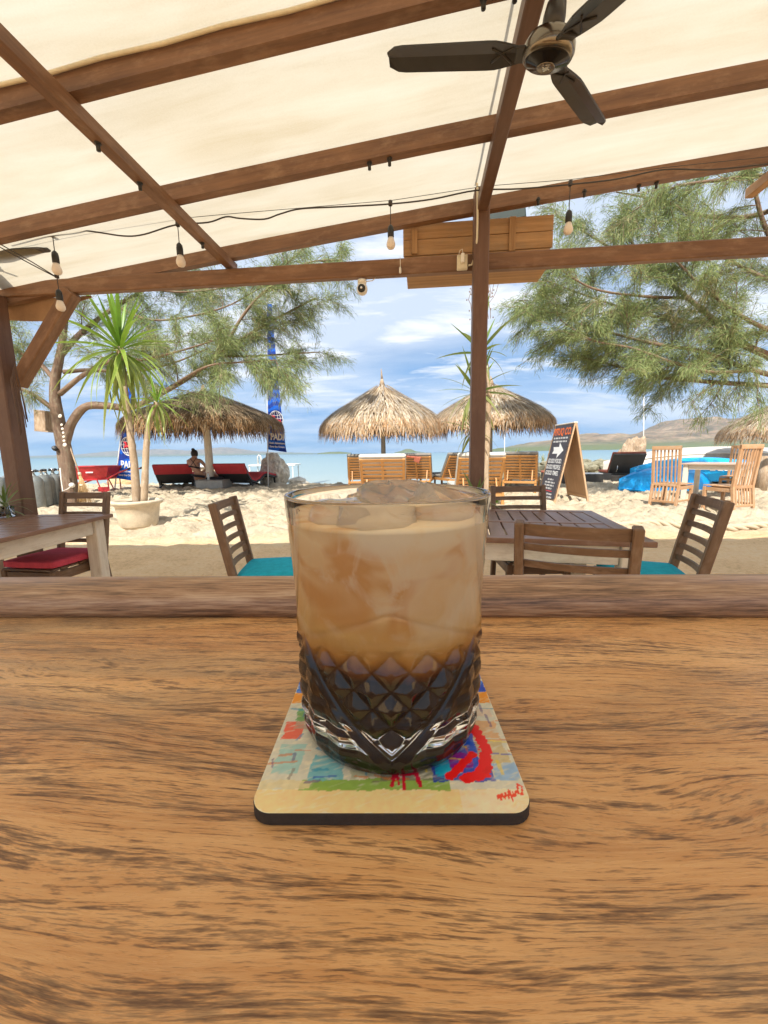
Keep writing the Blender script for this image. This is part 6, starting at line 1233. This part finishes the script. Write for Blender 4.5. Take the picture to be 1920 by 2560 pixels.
limbs = [
 ([W_(162, 1110), W_(178, 1060), W_(212, 1018), W_(262, 1014), W_(330, 1018), W_(400, 985), W_(480, 938), W_(545, 890, 0.2), W_(620, 838, 0.3), W_(700, 792, 0.5), W_(790, 745, 0.6)], 0.105, 0.02, 0.50, 0.25),
 ([W_(545, 890, 0.2), W_(640, 890, 0.5), W_(720, 885, 0.7), W_(800, 880, 0.9)], 0.035, 0.012, 0.15, 0.0),
 ([W_(560, 880, 0.2), W_(600, 800, 0.0), W_(660, 730, -0.1), W_(760, 660, 0.0), W_(850, 650, 0.2)], 0.04, 0.012, 0.2, 0.2),
 ([W_(430, 965), W_(520, 915, -0.6), W_(620, 905, -0.7), W_(690, 900, -0.8)], 0.03, 0.010, 0.3, 0.0),
 ([W_(150, 890), W_(200, 835, 0.4), W_(270, 780, 0.8), W_(370, 720, 1.0), W_(470, 670, 1.2)], 0.07, 0.02, 0.18, 0.2),
 ([W_(150, 985), W_(205, 940, -0.2), W_(270, 905, -0.3), W_(350, 900, -0.4), W_(440, 880, -0.5), W_(540, 850, -0.5)], 0.06, 0.014, 0.35, 0.35),
 ([W_(158, 930), W_(230, 925, 0.5), W_(330, 930, 0.9), W_(440, 905, 1.0), W_(520, 870, 1.1)], 0.05, 0.014, 0.25, 0.3),
 ([W_(130, 1020), W_(80, 985, -0.1), W_(20, 960, -0.2), W_(-40, 930, -0.3)], 0.06, 0.02, 0.3, 0.4),
 ([W_(138, 950), W_(95, 905, 0.2), W_(45, 880, 0.3), W_(-20, 850, 0.5)], 0.055, 0.02, 0.2, 0.4),
 ([W_(160, 820), W_(120, 770, 0.2), W_(70, 730, 0.3), W_(10, 690, 0.4)], 0.05, 0.018, 0.1, 0.3),
 ([W_(165, 780), W_(190, 720), W_(230, 660, 0.2), W_(290, 610, 0.4)], 0.06, 0.02, 0.1, 0.2),
 ([W_(370, 720, 1.0), W_(450, 730, 1.0), W_(560, 720, 0.9), W_(660, 700, 0.8), W_(740, 640, 0.8)], 0.03, 0.012, 0.1, 0.2),
 ([W_(300, 770, 0.8), W_(380, 800, 0.6), W_(480, 790, 0.4), W_(580, 760, 0.3), W_(680, 700, 0.2)], 0.03, 0.012, 0.1, 0.2),
 ([W_(230, 660, 0.2), W_(330, 650, 0.5), W_(450, 620, 0.8), W_(560, 580, 1.0)], 0.035, 0.012, 0.1, 0.0),
 ([W_(165, 770), W_(150, 700, 0.3), W_(120, 640, 0.4), W_(90, 580, 0.6)], 0.05, 0.015, 0.1, 0.2),
]
tA, nA = make_casuarina('spreading casuarina with a forked trunk and long limb over the dracaenas', trunk, limbs, 3.0, 1.05, 21, bs, 7, (0.10, 0.20), 1.0, 1.0)
YT = 8.6
br_ = D(2260, 1285, YT); br_ = Vector((br_.x, YT, 0.04))
trunk = ([Vector((br_.x, br_.y, -0.1)), W_(2230, 1150), W_(2190, 1000), W_(2120, 880), W_(2070, 760), W_(2040, 600), W_(2010, 430), W_(1990, 250)], 0.26, 0.09)
limbs = [
 ([W_(2190, 1000), W_(2060, 985), W_(1930, 965), W_(1820, 958), W_(1720, 950), W_(1620, 940, 0.2), W_(1540, 915, 0.3), W_(1450, 890, 0.4)], 0.075, 0.012, 0.35, 0.45),
 ([W_(2120, 880), W_(2000, 915), W_(1900, 880), W_(1840, 850), W_(1790, 805), W_(1720, 745, 0.1), W_(1650, 685, 0.2), W_(1600, 635, 0.2), W_(1550, 560, 0.3)], 0.095, 0.015, 0.25, 0.2),
 ([W_(2140, 910), W_(2000, 945), W_(1880, 925, -0.2), W_(1760, 880, -0.3), W_(1640, 860, -0.3), W_(1520, 830, -0.2), W_(1420, 800, 0)], 0.07, 0.012, 0.3, 0.35),
 ([W_(2070, 760), W_(1980, 720, 0.4), W_(1900, 690, 0.6), W_(1800, 640, 0.8), W_(1700, 600, 0.9)], 0.07, 0.015, 0.15, 0.2),
 ([W_(2040, 600), W_(1960, 640), W_(1910, 560), W_(1885, 470), W_(1860, 400)], 0.06, 0.02, 0.2, 0.2),
 ([W_(1790, 805), W_(1680, 800, 0.3), W_(1560, 770, 0.5), W_(1440, 730, 0.6), W_(1340, 690, 0.7)], 0.04, 0.010, 0.1, 0.2),
 ([W_(1720, 745, 0.1), W_(1600, 740, -0.3), W_(1480, 720, -0.5), W_(1380, 660, -0.5)], 0.035, 0.010, 0.1, 0.2),
 ([W_(1650, 690, 0.2), W_(1560, 640, 0.6), W_(1460, 580, 0.8), W_(1390, 540, 1.0)], 0.035, 0.010, 0.1, 0.1),
 ([W_(1990, 500), W_(1880, 540, 0.5), W_(1760, 540, 0.8), W_(1640, 500, 1.0), W_(1540, 480, 1.2)], 0.06, 0.012, 0.15, 0.1),
 ([W_(2000, 430), W_(1900, 440, -0.2), W_(1800, 450, -0.3), W_(1680, 470, -0.2), W_(1580, 530, 0)], 0.05, 0.012, 0.2, 0.0),
 ([W_(2130, 900), W_(1990, 850, -0.4), W_(1870, 800, -0.6), W_(1760, 720, -0.7), W_(1680, 640, -0.7)], 0.06, 0.012, 0.25, 0.2),
 ([W_(1880, 925, -0.2), W_(1780, 930, -0.5), W_(1680, 905, -0.6), W_(1580, 870, -0.6), W_(1480, 850, -0.5), W_(1400, 800, -0.4)], 0.04, 0.010, 0.1, 0.3),
 ([W_(1560, 770, 0.5), W_(1460, 790, 0.4), W_(1370, 780, 0.4), W_(1300, 750, 0.4)], 0.02, 0.008, 0.1, 0.1),
]
tB, nB = make_casuarina('casuarina reaching in over the teak dining set, trunk beyond the pavilion', trunk, limbs, 3.4, 1.0, 33, br_, 7, (0.10, 0.19), 1.0, 1.0)
# twigs with seed cones hanging by the centre post
m = MB(); r5 = random.Random(9); Y5 = 7.6
for k in range(9):
    x0 = 1190+r5.uniform(-8, 60); pts = [D(x0+8*math.sin(j*0.9+k)+r5.uniform(-4, 4)-(k % 3)*6*j/5, 690+j*18+r5.uniform(-6, 6), Y5) for j in range(7)]
    m.tube(pts, 0.006, 4, cap=False)
    for p in pts[1:]: m.lathe([(0, -0.02), (0.014, 0), (0, 0.02)], 5, p+Vector((r5.uniform(-0.05, 0.05), 0, r5.uniform(-0.03, 0.03))))
o = m.build('hanging_seed_twigs', bark); tag(o, 'thin grey seed twigs hanging behind the centre post', 'twigs')
# ------------------------------------------------------------------ things on the left-hand tree
g = thing('shell_garland', 'string of white shells hanging on the casuarina trunk', 'garland', W_(0, 0) if False else D(152, 1040, 9.0)); pts = [(150, 1040), (154, 1062), (156, 1072), (158, 1082), (159, 1092), (160, 1102), (162, 1112)]
m = MB(); m.tube([D(x, y, 9.02) for x, y in pts], 0.005, 5); m.build('string', cable_dark, g, True)
for i, (x, y) in enumerate(pts):
    m = MB(); s_ = 0.055 if i in (6, 0) else 0.035; m.lathe([(0, -0.35*s_), (0.7*s_, -0.2*s_), (0.85*s_, 0), (0.7*s_, 0.2*s_), (0, 0.35*s_)], 10, D(x, y, 8.98), True, Euler((R(75), R(20*(i % 3-1)), 0))); m.build('shell', shell_mat, g, True)
p = D(112, 1052, 9.5); bx_ = thing('tree_box', 'grey wooden box fixed to the seaward side of the casuarina trunk', 'box', p); MB().box((0, 0, 0), (0.26, 0.3, 0.46), Euler((0, R(6), 0)), 0.01).build('body', grey_wood, bx_); MB().box((0.02, 0, -0.245), (0.32, 0.34, 0.03), Euler((0, R(6), 0)), 0.006).build('shelf', grey_wood, bx_)
p = D(137, 1121, 9.1); sp2 = thing('spot_lamp', 'small black spot lamp on the casuarina trunk', 'lamp', p); m = MB(); m.lathe([(0.0, -0.05), (0.05, -0.045), (0.055, 0.03), (0.045, 0.05), (0, 0.04)], 14, (0, 0, 0), True, Euler((R(70), 0, R(30)))); m.build('head', black_plastic, sp2); m = MB(); m.tube([(0.0, 0, -0.03), (0.05, 0.05, -0.08), (0.1, 0.1, -0.1)], 0.008, 6); m.build('bracket', black_plastic, sp2)
m = MB(); m.tube([D(150, 1170, 9.0), D(153, 1200, 8.95), D(157, 1228, 8.95), D(170, 1222, 8.9), D(182, 1213, 8.9)], 0.012, 6); m.lathe([(0, -0.05), (0.05, -0.03), (0.06, 0.02), (0.03, 0.06), (0, 0.065)], 10, D(180, 1214, 8.88)); o = m.build('white_hose', white_plastic); tag(o, 'white hose and nozzle looped on the foot of the casuarina trunk', 'hose')

# ------------------------------------------------------------------ sea air
hz = MB(); hz.box((0, 3900, 84), (18000, 8000, 172), bev=0.01); hzm = bpy.data.materials.new('sea_haze'); hzm.use_nodes = True; hzm.node_tree.nodes.clear()
nt = NT(hzm.node_tree); out = nt.add('ShaderNodeOutputMaterial'); pv = nt.add('ShaderNodeVolumePrincipled'); pv.inputs['Color'].default_value = (0.58, 0.80, 1.0, 1); pv.inputs['Density'].default_value = 1.25e-4; pv.inputs['Anisotropy'].default_value = 0.1; nt.l.new(pv.outputs[0], out.inputs['Volume'])
o = hz.build('haze', hzm); tag(o, 'thin sea haze over the bay', 'haze', kind='stuff')
